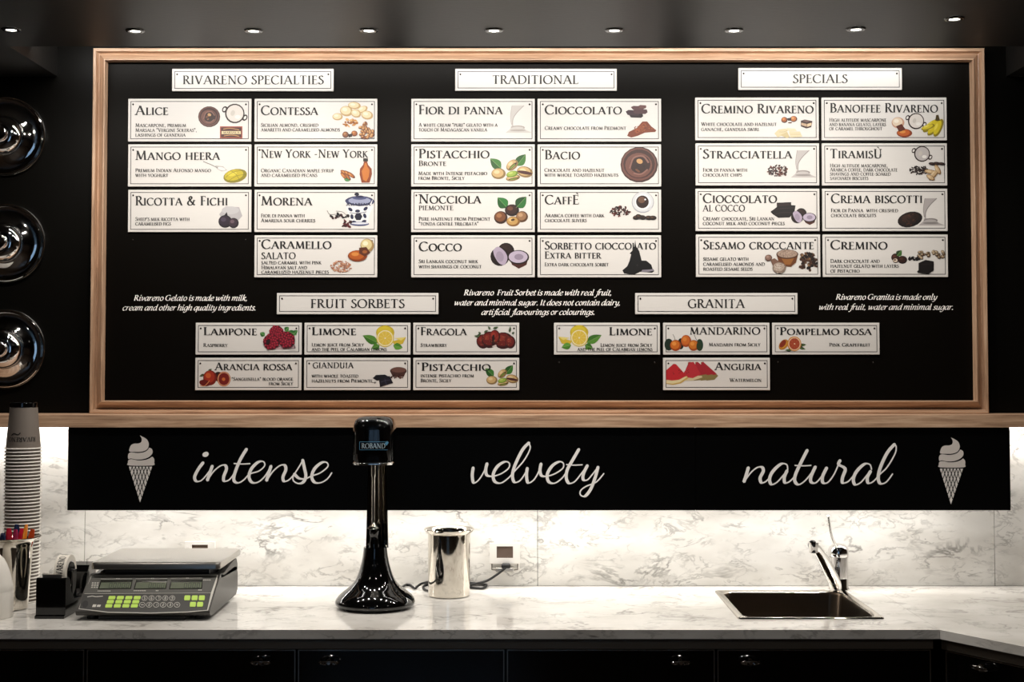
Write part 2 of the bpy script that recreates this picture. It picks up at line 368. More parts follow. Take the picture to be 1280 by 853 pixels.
def text(s, bold=1.0, italic=False, sc=.80, gap=.07):
    """polygons of a line of text; capitals 1 high; returns (polys, width)"""
    out = []; x = 0
    for ch in s:
        if ch == ' ': x += .34 if not italic else .24; continue
        acc = {'È': 'E', 'Ù': 'U', 'è': 'e', 'ù': 'u'}.get(ch); c0 = acc or ch
        if italic and c0 in IT:
            key = ('i', c0, bold)
            if key not in CACHE: CACHE[key] = (float(IT[c0][0]), glyph(IT[c0][1], .085*bold, .034*bold, 38, 3))
            wd, ps = CACHE[key]; k = 1.45; sh = .22
            out += [[(x+(a+sh*b)*k, b*k) for a, b in p] for p in ps]; x += wd*k*.98
            continue
        small = c0.islower() and not italic
        key = (c0.upper(), bold, small)
        if key not in CACHE:
            b2 = bold*(1.12 if small else 1)
            CACHE[key] = (float(GL[c0.upper()][0]), glyph(GL[c0.upper()][1], .125*b2, .05*b2, 14))
        wd, ps = CACHE[key]; k = sc if small else 1.0; sh = .22 if italic else 0
        out += [[(x+(a+sh*b)*k, b*k) for a, b in p] for p in ps]
        if acc: out.append([(x+.28*k, 1.24*k), (x+.42*k, 1.24*k), (x+.52*k, 1.06*k), (x+.46*k, 1.06*k)])
        x += (wd+gap)*k
    return out, x
def put(m, s, x0, x1, base, cap, fn, h, bold=1.0, italic=False, col=None, sc=.80):
    """fit a line between x0 and x1 (downward-y pixels), baseline base, capital height cap"""
    ps, wd = text(s, bold, italic, sc); kx = (x1-x0)/wd
    for i, p in enumerate(ps): m.flat([(x0+a*kx, base-b*cap) for a, b in p], fn, h+(i % 16)*8e-6, col)
def dirw(tk, tn):
    return lambda dx, dy: tn + (tk-tn)*max(0, min(1, dy*1.15+.12))
# ---------------------------------------------------------------- the setting
WX0, WX1 = -2.4, 2.4; BACK = -6.4
def sbox(name, m, *b, bev=0): return struct(M().box(*b, bev=bev).build(name, MT[m]))
sbox('floor', 'floor', WX0, WX1, BACK, .1, -.05, 0)
sbox('wall_left', 'roomwall', WX0-.1, WX0, BACK, .1, 0, 3.0)
sbox('wall_right', 'roomwall', WX1, WX1+.1, BACK, .1, 0, 3.0)
wb = sbox('wall_back', 'wallblack', WX0, WX1, 0.0, .1, 0, 3.0)
# wall behind the photographer with a daylight window
fr = M().box(WX0, WX1, BACK-.1, BACK, 0, .5).box(WX0, WX1, BACK-.1, BACK, 2.3, 3.0).box(WX0, -1.3, BACK-.1, BACK, .5, 2.3).box(.1, WX1, BACK-.1, BACK, .5, 2.3)
struct(fr.build('wall_front', MT['roomwall']))
wn = M()
for x in (-1.3, -.84, -.38, .06): wn.box(x, x+.05, BACK-.08, BACK-.02, .5, 2.3)
wn.box(-1.3, .1, BACK-.08, BACK-.02, .5, .55).box(-1.3, .1, BACK-.08, BACK-.02, 2.25, 2.3)
wo = struct(wn.build('window_1', MT['trim'])); M().box(-1.28, .09, BACK-.055, BACK-.05, .52, 2.28).build('window_pane', MT['glass'], wo)
# ceiling: a lowered black soffit with a pocket over the menu board
XL = atY(72, 77, 0).x; XR = atY(1257.5, 77, 0).x
ZC = SOFF_Z
cl = M().box(WX0, WX1, BACK, SOFF_Y, ZC, ZC+.3).box(WX0, XL, SOFF_Y, 0, ZC, ZC+.3).box(XR, WX1, SOFF_Y, 0, ZC, ZC+.3)
struct(cl.build('ceiling', MT['soffit']))
sbox('trim_1', 'soffit', XL, XR, SOFF_Y, 0, ZC+.24, ZC+.3)
st = M().box(-1.22, 1.22, -.212, -.196, ZC+.078, ZC+.240).build('light_strip', MT['whitep'])
tag(st, 'light strip holder hidden in the ceiling pocket above the menu board', 'light strip')

# marble upstand behind the worktop, in slabs
ZB = LEDGE_B; bk = []
cuts = [WX0, atY(106, 680, -.012).x, atY(672, 680, -.012).x, atY(1243, 680, -.012).x, WX1]
for i in range(4):
    M().box(cuts[i]+.0007, cuts[i+1]-.0007, -.014, 0.0, TOP, ZB-.001, bev=.0008).build('marble_slab', MT['marble'], wb)

# ---------------------------------------------------------------- wooden ledge in two lengths
LEDGE_Y = -.125; xm = atY(672, 526, LEDGE_Y).x
for a, b, lb in ((WX0, xm, 'left length of the oak ledge running under the menu board'), (xm, WX1, 'right length of the oak ledge running under the menu board')):
    o = M().box(a, b, LEDGE_Y, 0, LEDGE_B, LEDGE_T, bev=.0006).build('wooden_ledge', MT['woodx'])
    tag(o, lb, 'ledge', 'oak ledge under the menu board')
st = M().box(-1.5, 1.5, -.088, -.068, LEDGE_B-.006, LEDGE_B).build('light_strip', MT['ledon'])
tag(st, 'bright light strip under the oak ledge, washing the marble wall', 'light strip')

# ---------------------------------------------------------------- menu board
BY = -.016                                       # front of the black panel
o4 = [atY(x, y, -.04) for x, y in ((111, 517), (1236, 517), (1231.5, 59.5), (116.5, 60.5))]
bx0, bx1 = (o4[0].x+o4[3].x)/2, (o4[1].x+o4[2].x)/2; bz0, bz1 = LEDGE_T+.0005, (o4[2].z+o4[3].z)/2
mb = empty('menu_board', (0, 0, bz0)); tag(mb, 'large black menu board in an oak frame on the black wall', 'menu board')
M().box(bx0+.012, bx1-.012, BY, -.001, bz0+.012, bz1-.012).build('back_panel', MT['panelblack'], mb)
# frame profile across the width: (distance in from outer edge, depth)
PRO = [(0, -.001), (0, -.038), (.002, -.040), (.0085, -.040), (.0105, -.022), (.0125, -.021), (.0305, -.042), (.0325, -.042), (.0335, -.016)]
def rail(side):
    m = M(); vs = []
    for d, y in PRO:
        if side in 'tb':
            z = bz1-d if side == 't' else bz0+d
            vs += [(bx0+d, y, z), (bx1-d, y, z)]
        else:
            x = bx0+d if side == 'l' else bx1-d
            vs += [(x, y, bz0+d), (x, y, bz1-d)]
    n = len(PRO)
    fs = [(2*i, 2*i+1, 2*i+3, 2*i+2) for i in range(n-1)]
    fs += [tuple(2*i for i in range(n)), tuple(2*i+1 for i in range(n))]
    m.add(vs, fs); return m.build('frame_rail', MT['woodx' if side in 'tb' else 'woodz'], mb, smooth=20)
for s_ in 'tblr': rail(s_)
for px, py in ((166, 300), (307, 300), (699, 453.5), (818.5, 453.5), (972.5, 453), (1091.5, 453.5)):
    c = atY(px, py, BY); M().lathe([(.0022, -.001), (.0022, .0006), (.0012, .0012), (0, .0012)], c, 'y', 10).build('screw', MT['screw'], mb)
def on(Y):
    return lambda u, v, h: atY(u, v, Y) + Vector((0, -h, 0))
NOTES = [
 ('white italic note on milk and cream', [(167, 309.5, 376, 'Rivareno Gelato is made with milk,'), (152.8, 320.2, 388.1, 'cream and other high quality ingredients.')]),
 ('white italic note on fruit sorbet', [(579.5, 764.8, 369.3, 'Rivareno  Fruit Sorbet is made with real fruit,'), (567.3, 775.5, 381.8, 'water and minimal sugar. It does not contain dairy,'), (601.4, 743.7, 393.6, 'artificial flavourings or colourings.')]),
 ('white italic note on granita', [(1044.4, 1170.8, 374.8, 'Rivareno Granita is made only'), (1023, 1191.9, 387.3, 'with real fruit, water and minimal sugar.')]),
]
for lb, ls in NOTES:
    m = M()
    for x0, x1, b, s in ls: put(m, s, x0, x1, b, 6.9, on(BY), .0003, 1.25, italic=True)
    m.build('printed_note', MT['white'], mb)['label'] = lb

# ---------------------------------------------------------------- printed pictures on the signs
class Pic:
    def __init__(s, seed): s.m = M(); s.n = 0; s.fn = on(SY); s.r = random.Random(seed)
    def poly(s, pts, col):
        s.n += 1; s.m.flat(pts, s.fn, .00025 + s.n*.000012, hx(col))
    def P(s, col, *v): s.poly([(v[i], v[i+1]) for i in range(0, len(v), 2)], col)
    def E(s, x, y, rx, ry, col, rot=0, n=18): s.poly(disc(x, y, rx, ry, n, rot), col)
    def ball(s, x, y, rx, ry, a, b, c, rot=0):
        s.E(x, y, rx, ry, a, rot); s.E(x-rx*.1, y-ry*.12, rx*.8, ry*.78, b, rot); s.E(x-rx*.25, y-ry*.3, rx*.4, ry*.35, c, rot, 10)
    def curve(s, col, wd, *v):
        pts = catmull([(v[i], v[i+1]) for i in range(0, len(v), 2)], 4)
        for q in stroke(pts, lambda dx, dy: wd): s.poly(q, col) if False else s.m.flat(q, s.fn, .0003+s.n*.000012, hx(col))
        s.n += 1
    def leaf(s, x0, y0, x1, y1, wd, a='2F6B1E', b='4F8A2E'):
        dx, dy = x1-x0, y1-y0; l = math.hypot(dx, dy); nx, ny = -dy/l*wd, dx/l*wd
        A = catmull([(x0, y0), (x0+dx*.3+nx, y0+dy*.3+ny), (x0+dx*.65+nx*.85, y0+dy*.65+ny*.85), (x1, y1)], 3)
        B = catmull([(x0, y0), (x0+dx*.3-nx, y0+dy*.3-ny), (x0+dx*.65-nx*.85, y0+dy*.65-ny*.85), (x1, y1)], 3)
        s.poly(A + B[::-1][1:-1], a); s.poly(A + [(x0+dx*.5, y0+dy*.5)], b)
        s.curve('8FB070', .35, x0, y0, x0+dx*.5, y0+dy*.5, x1, y1)
    def scat(s, x, y, rx, ry, n, sz, cols, flat=.6):
        for _ in range(n):
            a = s.r.random()*6.28; q = math.sqrt(s.r.random())
            s.E(x+rx*q*math.cos(a), y+ry*q*math.sin(a), sz*s.r.uniform(.5, 1.2), sz*flat*s.r.uniform(.5, 1.2), s.r.choice(cols), s.r.uniform(-60, 60), 6)
    # subjects
    def bowl(s, x, y, r):
        s.E(x, y, r, r*.95, '3A1F1A'); s.E(x-.02*r, y-.02*r, r*.93, r*.88, '6A4038'); s.E(x, y-.04*r, r*.84, r*.78, '3B1D17')
        s.E(x-.03*r, y+.03*r, r*.72, r*.66, '6E443A'); s.E(x+.05*r, y-.02*r, r*.55, r*.5, '2E1410')
        s.curve('8A6055', r*.09, x-r*.5, y+r*.2, x-r*.3, y-r*.35, x+r*.2, y-r*.45, x+r*.5, y-r*.1)
        s.curve('8A6055', r*.08, x-r*.3, y+r*.45, x+r*.1, y+r*.5, x+r*.45, y+r*.25)
        s.scat(x+.05*r, y+.08*r, r*.3, r*.28, 6, r*.14, ['6B3F2A', '1C0D0A', '8A5A40']); s.E(x+.02*r, y-.18*r, r*.17, r*.13, 'C79A66', 20)
    def pan(s, x, y, r, f='E4DDD6'):
        for k in (-1, 1):
            s.E(x+k*r*1.02, y+k*r*.42, r*.26, r*.34, '2B1A17', 30); s.E(x+k*r*1.05, y+k*r*.42, r*.12, r*.19, 'E8E5E0', 30)
        s.E(x, y, r, r, '2B1A17'); s.E(x+.2, y-.1, r*.86, r*.86, f); s.E(x-r*.2, y-r*.05, r*.22, r*.3, 'CFC8BF', 20); s.E(x+r*.3, y+r*.35, r*.3, r*.2, 'F2EEE8')
    def pour(s, x, y, a='D9D4D0', b='B9B2AD', k=1):
        s.poly(catmull([(x-1, y-28), (x-3, y-14), (x-2, y-4)], 4)+[(x+.4, y-4)]+catmull([(x+.2, y-10), (x+4, y-18), (x+14, y-28)], 4), a)
        s.curve(b, .9, x+14, y-28, x+5, y-19, x+.3, y-11, x-.2, y-2); s.curve(b, .5, x-1, y-28, x-3, y-14, x-1.5, y-4)
        s.poly([(x-9, y+6), (x-3, y+1), (x-2, y-3), (x+12, y-2.5), (x+15, y-1), (x+15, y+2), (x+24, y+6)], a)
        s.E(x+6.5, y-.5, 8.5, 2.6, b); s.E(x+6, y+.2, 7.4, 1.8, a); s.E(x+6.5, y+3, 10, 1.2, b)
    def coco(s, x, y, k):
        s.ball(x, y-3*k, 11*k, 11*k, '1B0E0B', '2A1714', '33201B'); s.E(x-8*k, y+4*k, 12.5*k, 12.5*k, '1E100D')
        s.poly(catmull([(x-17*k, y-4*k), (x-11*k, y-9*k), (x-2*k, y-3*k), (x+2*k, y+6*k), (x-2*k, y+15*k), (x-9*k, y+13*k), (x-15*k, y+4*k), (x-17*k, y-4*k)], 3)[:-1], 'B8A9BE'); s.E(x-8*k, y+4*k, 5*k, 7*k, 'A294A8', -15)
        s.poly([(x+3*k, y+4*k), (x+30*k, y+4*k), (x+27*k, y+15*k), (x+17*k, y+20*k), (x+8*k, y+15*k)], '4A241A'); s.E(x+16.5*k, y+5*k, 14*k, 9.5*k, '1E100D'); s.E(x+16*k, y+4.5*k, 12.5*k, 8*k, 'C3B6CA'); s.E(x+17*k, y+4.5*k, 6*k, 4*k, '9A8CA0')
    def pist(s, x, y, k, dark=1):
        s.leaf(x-10*k, y-3*k, x-23*k, y-15*k, 5.5*k, '24591F', '3C7A2E'); s.leaf(x+8*k, y-6*k, x+19*k, y-20*k, 5.5*k, '24591F', '3C7A2E')
        def nut(cx, cy, rx, ry, rot, open_=1):
            s.ball(cx, cy, rx*k, ry*k, '8F7448', 'CFAE77', 'E8D0A0', rot)
            if open_: s.E(cx+.8*k, cy+1*k, rx*.75*k, ry*.28*k, '3B1B18', rot); s.E(cx+.5*k, cy+1.4*k, rx*.55*k, ry*.15*k, '7FA03A', rot)
        nut(x-13*k, y+3*k, 8.5, 6.5, 0, 0); nut(x+3*k, y-7*k, 8, 5.5, -42); nut(x+18*k, y+1*k, 9.5, 6.5, 12); s.E(x+18*k, y+1.8*k, 9*k, 2*k, '4B211E', 10)
        nut(x+4*k, y+8*k, 8.5, 3.6, -10); s.ball(x+3*k, y+3.5*k, 7*k, 3.8*k, '6E8A2A', '9DB84A', 'C0D070', -14)
    def lemon(s, x, y, d):
        s.leaf(x+d*7, y+2, x+d*27, y-3, 4.3, '3F7A22', '5F9A38') if False else None
        s.E(x, y-7, 11.5, 9, 'C8B02A'); s.E(x-1, y-8.5, 9, 6.5, 'DCC63A')
        s.leaf(x-d*9, y+6, x-d*28, y-3.5, 5, '3C7020', '568C30'); s.leaf(x-d*7, y+9, x-d*17, y+13, 4, '3C7020', '4E8428')
        s.P('D2B638', x+d*9, y+4, x+d*26, y-1, x+d*22, y+7, x+d*12, y+9); s.P('EBD97A', x+d*12, y, x+d*26, y-1.5, x+d*20, y+3)
        s.leaf(x+d*10, y+9, x+d*22, y+12, 4, '4A8428', '62A03A')
        s.E(x, y, 11, 11, 'D8BE3C', 0, 24); s.E(x, y, 10, 10, 'F2E9C0', 0, 24); s.E(x, y, 8.8, 8.8, 'E2C24A', 0, 24)
        for i in range(9):
            a = 2*math.pi*i/9; s.m.flat([(x, y), (x+8.8*math.cos(a-.02), y+8.8*math.sin(a-.02)), (x+8.8*math.cos(a+.03), y+8.8*math.sin(a+.03))], s.fn, .0003+s.n*.000012, hx('F1E2A0'))
        s.n += 1; s.E(x, y, 1, 1, 'F6F0D8', 0, 8)
    def cookie(s, x, y, k=1): s.ball(x, y, 15*k, 9*k, '160C0A', '26150F', '3A231B', -14); s.scat(x, y, 12*k, 7*k, 26, 1.5*k, ['3F2318', '0F0807', '52301F'])
    def caramel(s, x, y, k=1):
        s.ball(x-8*k, y+8*k, 12*k, 7*k, '8A3B0E', 'B55A18', 'D88A40'); s.ball(x+4*k, y-5*k, 8.5*k, 8.5*k, 'A88A5A', 'DCCB96', 'F2EBC8'); s.P('5A2810', x-6*k, y-2*k, x+3*k, y-3*k, x+8*k, y+4*k, x+1*k, y+9*k, x-6*k, y+5*k)
        s.E(x+1*k, y+3*k, 3*k, 2*k, 'A05A28')

def draw(key, p):
    if key == 'alice':
        p.bowl(261.5, 146, 13.8); p.pan(293.5, 142, 12.3)
        p.P('A4452A', 275, 158, 303, 158, 303, 173, 275, 173); p.P('4A1510', 276.2, 159.3, 301.8, 159.3, 301.8, 171.8, 276.2, 171.8); p.P('E3CFA0', 277, 164, 301, 164, 301, 167.8, 277, 167.8)
        put(p.m, 'MARSALA', 279, 299.5, 167.2, 2.6, p.fn, .0006, 1.2, col=hx('2B0E08')); p.curve('D8A060', .7, 279, 161.5, 288, 160.5, 299, 162.5); p.curve('D8A060', .7, 280, 170, 290, 169, 299, 170.5)
    elif key == 'contessa':
        for x, y, rx, ry, r in ((422, 146, 6.5, 4.5, 0), (433, 139, 8, 6.5, 10), (443, 132, 8, 4.5, 5), (453, 137, 7, 4, -25), (459, 144, 7.5, 5.5, 10), (445, 142, 6.5, 5, 20)): p.ball(x, y, rx, ry, 'C4A370', 'EAD9B0', 'F6EBD2', r)
        p.scat(438, 154, 9, 5, 22, 2.6, ['C98B40', 'A5641E', 'E0B070', '7A3C12']); p.ball(432, 168.5, 4, 4, '4A2412', '8A5430', 'B98050'); p.ball(443, 167, 4, 3.6, '6B3214', 'A85E28', 'D08A4A')
        p.P('2B1610', 435, 168, 441, 167, 440, 171, 436, 172)
        for i in range(34):
            a, q = p.r.random()*6.28, math.sqrt(p.r.random()); x, y = 458.5+9*q*math.cos(a), 164+10*q*math.sin(a)
            p.ball(min(x, 466), min(y, 172), 2.7, 1.8, '5A2A12', p.r.choice(['B5773C', 'C58A4C', '9A5A28']), 'E0B880', p.r.uniform(-80, 80))
    elif key == 'mango':
        p.curve('8D8A86', 1.0, 254, 202, 264, 206, 272, 210); p.P('B9B6B2', 269, 207, 279, 208, 284, 213, 277, 214.5, 271, 211); p.E(277, 211, 5, 2, 'E9E7E4', 15)
        p.ball(294, 220, 15, 8.5, '8A8010', 'C4B21E', 'DCCB3A', -12); p.curve('6E6812', .5, 282, 222, 292, 215, 306, 213); p.curve('6E6812', .5, 286, 226, 296, 220, 308, 218); p.curve('6E6812', .5, 288, 213, 295, 218, 300, 226)
    elif key == 'newyork':
        for i, (x, y) in enumerate(((431, 216), (435, 217), (439, 219), (434, 221), (430, 220))): p.ball(x, y, 6, 2.3, '5A2810', 'A85E26', 'D09050', 28+i*5)
        p.leaf(430, 224, 438, 226, 2, '2E6A3A', '3E8A4A'); p.P('1A1210', 454, 198, 460, 198, 460, 202, 454, 202); p.P('8A3E10', 455, 202, 459, 202, 460, 206, 464.5, 211, 465, 218, 462, 228.5, 452, 228.5, 449.5, 218, 450, 211, 454, 206)
        p.P('C87428', 456, 204, 458, 204, 459, 208, 462, 213, 461, 221, 458, 227, 454, 225, 452, 214, 455, 209)
    elif key == 'ricotta':
        p.P('B9B6B8', 282, 258, 299, 259, 303, 270, 296, 278, 279, 277, 274, 268); p.E(288, 263, 11, 5, 'C6C4C6'); p.ball(281.5, 277, 8.5, 8, '18101A', '2C2030', '4A3E50'); p.P('18101A', 280, 270, 283.5, 265, 285, 271)
        p.ball(292, 279, 6.5, 6.5, '201820', '3A2A36', '6A5560')
    elif key == 'morena':
        p.P('ECECEE', 432, 258, 467, 258, 461, 270, 460, 282, 440, 282, 436, 270); p.E(449.5, 252, 18.5, 7, '3A3F62'); p.E(449.5, 251, 14, 4.5, '9AA0BC'); p.E(449.5, 247.5, 9, 2.4, '4A5078'); p.E(446, 243, 3, 2, '14162A'); p.E(449.5, 246, 5.5, 1.5, '20244A')
        p.P('E8E8EC', 430, 250, 434, 255, 449, 258, 462, 256, 466, 249, 464, 258, 450, 261.5, 434, 259); put(p.m, 'AMARENA', 433, 463.5, 257.5, 3.6, p.fn, .0008, 1.5, col=hx('1A1C38'))
        for x, y, a in ((438, 262, 40), (447, 264, 0), (457, 261, -40), (440, 271, 80), (448, 272, 0), (456, 270, 70), (443, 278, 20), (455, 277, -20)): p.E(x, y, 3.2, 2, '1E2246', a, 10)
        p.E(448, 271, 4, 4, '12142E'); p.E(448, 271, 5, 5, '12142E', 0, 6); p.curve('2A2E58', .7, 437, 266, 446, 267, 458, 265); p.E(449.5, 280, 12, 2.6, '4A5078'); p.E(449.5, 279.3, 11, 1.4, 'D8DAE4')
        p.scat(425, 271, 12, 4, 20, 2.4, ['1A0A0C', '3A1218', '101010']); p.scat(434, 280, 6, 5, 16, 2.4, ['3A0E14', '14080A', '5A1A20']); p.curve('2A2A2A', .5, 409, 263, 412, 268, 420, 268); p.curve('2A2A2A', .4, 420, 264, 428, 265, 434, 270)
    elif key == 'caramello':
        p.scat(426.5, 333.5, 13, 7, 120, 1.5, ['C48E70', 'A8684A', 'E0B498', 'B57A5C']); p.caramel(455, 312, 1)
    elif key in ('fior',): p.pour(641, 160, 'D2CDC8', 'B4ADA7')
    elif key == 'stracciatella':
        p.pour(997.5, 216, 'C4BEBB', '9A9390'); p.scat(973, 214, 14, 7, 90, 1.8, ['2B1512', '46231B', '150A08', '6A3A2E'])
    elif key == 'biscotti': p.pour(1157, 276, 'B5AFAD', '85807E'); p.cookie(1137.5, 274.5, 1.05)
    elif key == 'cioccolato':
        for x, y, w_, h_, c in ((795, 144.5, 9, 3, '1C0F16'), (791, 141, 9, 3.5, '3A2430'), (800, 139.5, 9.5, 3.2, '4E3238'), (797, 135, 8.5, 2.6, '5A3A3C'), (803, 133.5, 5, 2.2, '6A4644')): p.P(c, x-w_, y-h_*.4, x-w_*.6, y-h_, x+w_*.9, y-h_*.8, x+w_, y+h_*.3, x+w_*.7, y+h_, x-w_*.7, y+h_*.8)
        p.P('7A3414', 784, 170, 786, 165, 796, 160, 803, 152, 809, 152, 814, 158, 820.5, 163, 819, 165, 806, 166, 797, 170, 789, 172); p.P('9A4A20', 793, 164, 804, 154, 808, 155, 803, 163, 796, 167); p.scat(804, 161, 12, 4.5, 40, 1.3, ['5A2410', 'A85A2C', '8A401C'])
    elif key == 'bacio': p.bowl(799, 206, 23.5)
    elif key in ('pistacchio',): p.pist(637, 214, 1.06)
    elif key == 'nocciola':
        p.leaf(634, 260, 622, 247, 6.5, '1E5A24', '2E7A34'); p.leaf(645, 260, 658, 246, 6.5, '174A1E', '2A7030'); p.ball(640, 263, 9, 7.5, '1A0E0A', '3A2018', '6A4030'); p.ball(626, 272, 8.5, 8, '3A1E10', '7A4A2A', 'A5714A'); p.ball(652.5, 271, 7.5, 7, '5A3C24', '9A7250', 'C29A72'); p.ball(641.5, 277, 8.5, 6.3, '8A6030', 'C49A58', 'E2BE80'); p.E(641, 275, 2.5, 1.5, '4A2E14', -15)
    elif key == 'caffe':
        p.E(803.5, 253, 14, 13.5, 'A9ACB2'); p.E(803.5, 252.5, 13, 12.5, 'D8DADD'); p.E(803.5, 252.5, 9.8, 9.8, 'EFEFF0'); p.E(803, 252.5, 8, 8, '2A1611'); p.E(802, 250, 4.5, 4, '6A4A38'); p.E(806.5, 249.5, 1, 1, 'FFFFFF'); p.E(812, 261, 3, 2, 'D0D2D6', -30)
        p.scat(775.5, 264.5, 13, 6.5, 80, 1.8, ['2E1210', '4A1E1A', '160808', '6A2E26'])
        for x, y, r in ((795.5, 272, -10), (803, 272, 10), (811, 272.5, 5), (799, 271, 20), (816, 272.5, 0)): p.ball(x, y, 4.6, 2.8, '120A08', '2A1A12', '5A4030', r)
    elif key == 'cocco': p.coco(632.5, 317, .95)
    elif key == 'bitter':
        p.P('0A0909', 780, 342, 778, 338, 784, 333, 787, 326, 789, 318, 787, 317, 790, 314, 793, 308, 794, 300, 795, 308, 799, 314, 801, 322, 802, 326, 808, 326, 814, 331, 816, 337, 818, 339, 815, 341, 800, 340, 792, 344, 786, 343); p.P('8A8490', 801, 340, 803, 337.5, 812, 337, 817, 336.5, 817.5, 338.5, 808, 340.5); p.ball(797, 332, 2, 2, '0A0909', '1E1C1C', '2C2A2A')
    elif key == 'cremino_r':
        p.ball(980.5, 150, 4, 3.8, '3A1A0C', 'A8591E', 'D98A40'); p.ball(992, 148.8, 4.5, 3.8, '5A2A12', 'C07030', 'E0A060'); p.P('2A1610', 984, 148, 989, 147, 989, 151, 985, 151); p.E(987.5, 153.5, 2.6, .8, '5A3418')
        p.P('3A1C16', 1001, 151, 1006, 149.5, 1015.5, 151.5, 1014, 159, 1008, 160.8, 1001, 158); p.P('C9A888', 1001.5, 153.5, 1008.5, 155, 1008.5, 158.5, 1001.5, 156.5); p.P('E8C8A0', 1009, 155, 1014.5, 153.5, 1014, 157, 1009, 158.7); p.P('6A4A44', 1003, 151, 1006, 150, 1013, 151.7, 1008, 153)
        p.P('E0D2A8', 968, 167, 973, 162, 982, 161, 986, 162, 981, 168, 972, 172); p.P('D2C090', 975, 169, 984, 165, 987, 171, 984, 173); p.P('EADDB8', 983, 160, 994, 161, 996, 164, 987, 165); p.P('E6D8B0', 986, 165, 1000, 164.5, 1003, 171, 988, 172); p.curve('B8A478', .4, 974, 165, 980, 165, 984, 163); p.curve('B8A478', .4, 988, 168, 994, 168, 1001, 168)
    elif key == 'banoffee':
        p.ball(1122.5, 153.5, 8, 7, 'C89A80', 'EAD6BC', 'F8EEDC'); p.ball(1130.5, 166.5, 9.8, 5.3, '8A3408', 'C25E18', 'E09040'); p.P('5A2008', 1120, 158, 1127, 155, 1132, 162, 1124, 165); p.pan(1145, 151.5, 10.2)
        for i, (x, y, rx, ry, r) in enumerate(((1164, 157, 13, 4.2, -38), (1168, 160, 12.5, 4.4, -48), (1173, 160, 12, 4.6, -66))): p.ball(x, y, rx, ry, '8F8010', 'D9C422', 'EEDD50', r)
        p.ball(1160, 159, 9, 3.2, '9A8A12', 'DCC828', 'F0E060', -18); p.P('4A3A10', 1169, 151, 1170, 144, 1173, 143.5, 1175, 151)
    elif key == 'tiramisu':
        p.pan(1152.5, 192.5, 10, 'C4BEBC'); p.scat(1149, 213, 12, 5.5, 80, 1.7, ['1E0F0E', '36201B', '120808']);
        for x, y in ((1165, 205), (1171, 204.5), (1177, 205)): p.ball(x, y, 4.5, 2, '150C0A', '2A1814', '4A342C', 8)
        for x, y, rx, r in ((1163, 215, 8, 10), (1168, 218, 10, -48), (1172, 212, 7, 60), (1163, 222, 6, 30)): p.ball(x, y, rx, 2.8, '8A6A44', 'CDAE84', 'E4CCA4', r)
    elif key == 'alcocco':
        p.P('0E0808', 963, 265, 971, 259, 971, 253.5, 989, 253, 989, 256.5, 994.5, 257, 993, 265, 987, 272, 973, 272.5, 966, 268); p.P('2A1C1A', 971, 254.5, 988, 254, 988, 257, 973, 258); p.curve('3A2C2C', .5, 964, 264, 975, 261, 992, 260); p.curve('3A2C2C', .5, 967, 269, 976, 266, 990, 266)
        p.coco(1001.5, 269, .62)
    elif key == 'sesamo':
        p.scat(1010, 327, 11, 12, 80, 2.6, ['2A1810', '4A2E1E', '6A4A32', '16100C', '8A6A4A'], .8); p.P('6A3A18', 970.5, 318, 997.5, 318, 995, 328, 989, 333.5, 979, 333, 973, 327); p.P('96602E', 976, 322, 993, 322, 988, 331, 981, 331); p.E(984, 318, 13.8, 6, '4A2A18'); p.E(984, 317.5, 12.6, 5, 'A89080'); p.scat(984, 317.5, 11, 4, 40, 1, ['C4AC9A', '8A7464'])
        p.ball(960.5, 322.5, 4.5, 4, '5A3E34', '8A6A5E', 'A88A7C'); p.P('7A5A4A', 963, 325, 968, 323, 975, 328, 971, 338, 966, 333); p.ball(974, 335, 8.5, 7, '8A7668', 'B4A294', 'CEBEB0'); p.scat(974, 336, 8, 6, 40, .9, ['D8CABC', '8E7C6E'])
    elif key == 'cremino':
        p.ball(1119, 322, 5, 5, '1A0C0A', '3A1C14', '5A3424'); p.ball(1128, 325, 6, 5, '1A0C0A', '32160F', '4A2A1C'); p.ball(1119.5, 326, 3.6, 3, '2A1610', 'D8C8B4', '5A3A28'); p.leaf(1121, 320, 1127, 313, 3.6, '22401C', '3A6A2A'); p.scat(1142, 323.5, 8, 2, 20, 2.4, ['0C0808', '1C1212'])
        for i in range(24):
            x, y = 1148+p.r.random()*32, 314.5+p.r.random()*9; y += (1180-x)*.0; p.ball(x, y, 2.6, 1.9, '3A281C', p.r.choice(['9A8468', 'B49E80', '6A523C']), 'D0BEA0', p.r.uniform(-60, 60))
        p.P('100A0A', 1148, 329, 1157, 325, 1167, 327, 1167, 338, 1160, 343, 1147, 341, 1146, 339.5, 1148, 338); p.curve('2A2020', .5, 1148, 329, 1158, 331, 1167, 328)
    elif key == 'lampone':
        for x0, y0, x1, y1 in ((331, 420, 325, 416), (356, 414, 361, 409), (364, 419, 372.5, 413), (360, 414, 371, 419)): p.leaf(x0, y0, x1, y1, 3, '2E6A2E', '4A8A44')
        p.E(350, 434, 20, 3, 'C9A8AC')
        for x, y, r in ((345.5, 416, 9), (339, 427.5, 10), (358.5, 425, 10.5)):
            p.E(x, y, r, r, '5A0C1A')
            for i in range(30):
                a = i*2.4; q = r*.93*math.sqrt(i/30); p.ball(x+q*math.cos(a), y+q*math.sin(a), 1.75, 1.75, '5E0E1E', '96182E', 'C03A50')
        p.E(335.5, 427.5, 2.6, 3.6, '2A060C', 15); p.curve('1E1418', .7, 364, 429, 368, 432, 369, 436); p.curve('1E1418', .7, 361, 434, 366, 436, 370, 435)
    elif key == 'limone1': p.lemon(481.5, 423, 1)
    elif key == 'limone2': p.lemon(724, 422.5, -1)
    elif key == 'fragola':
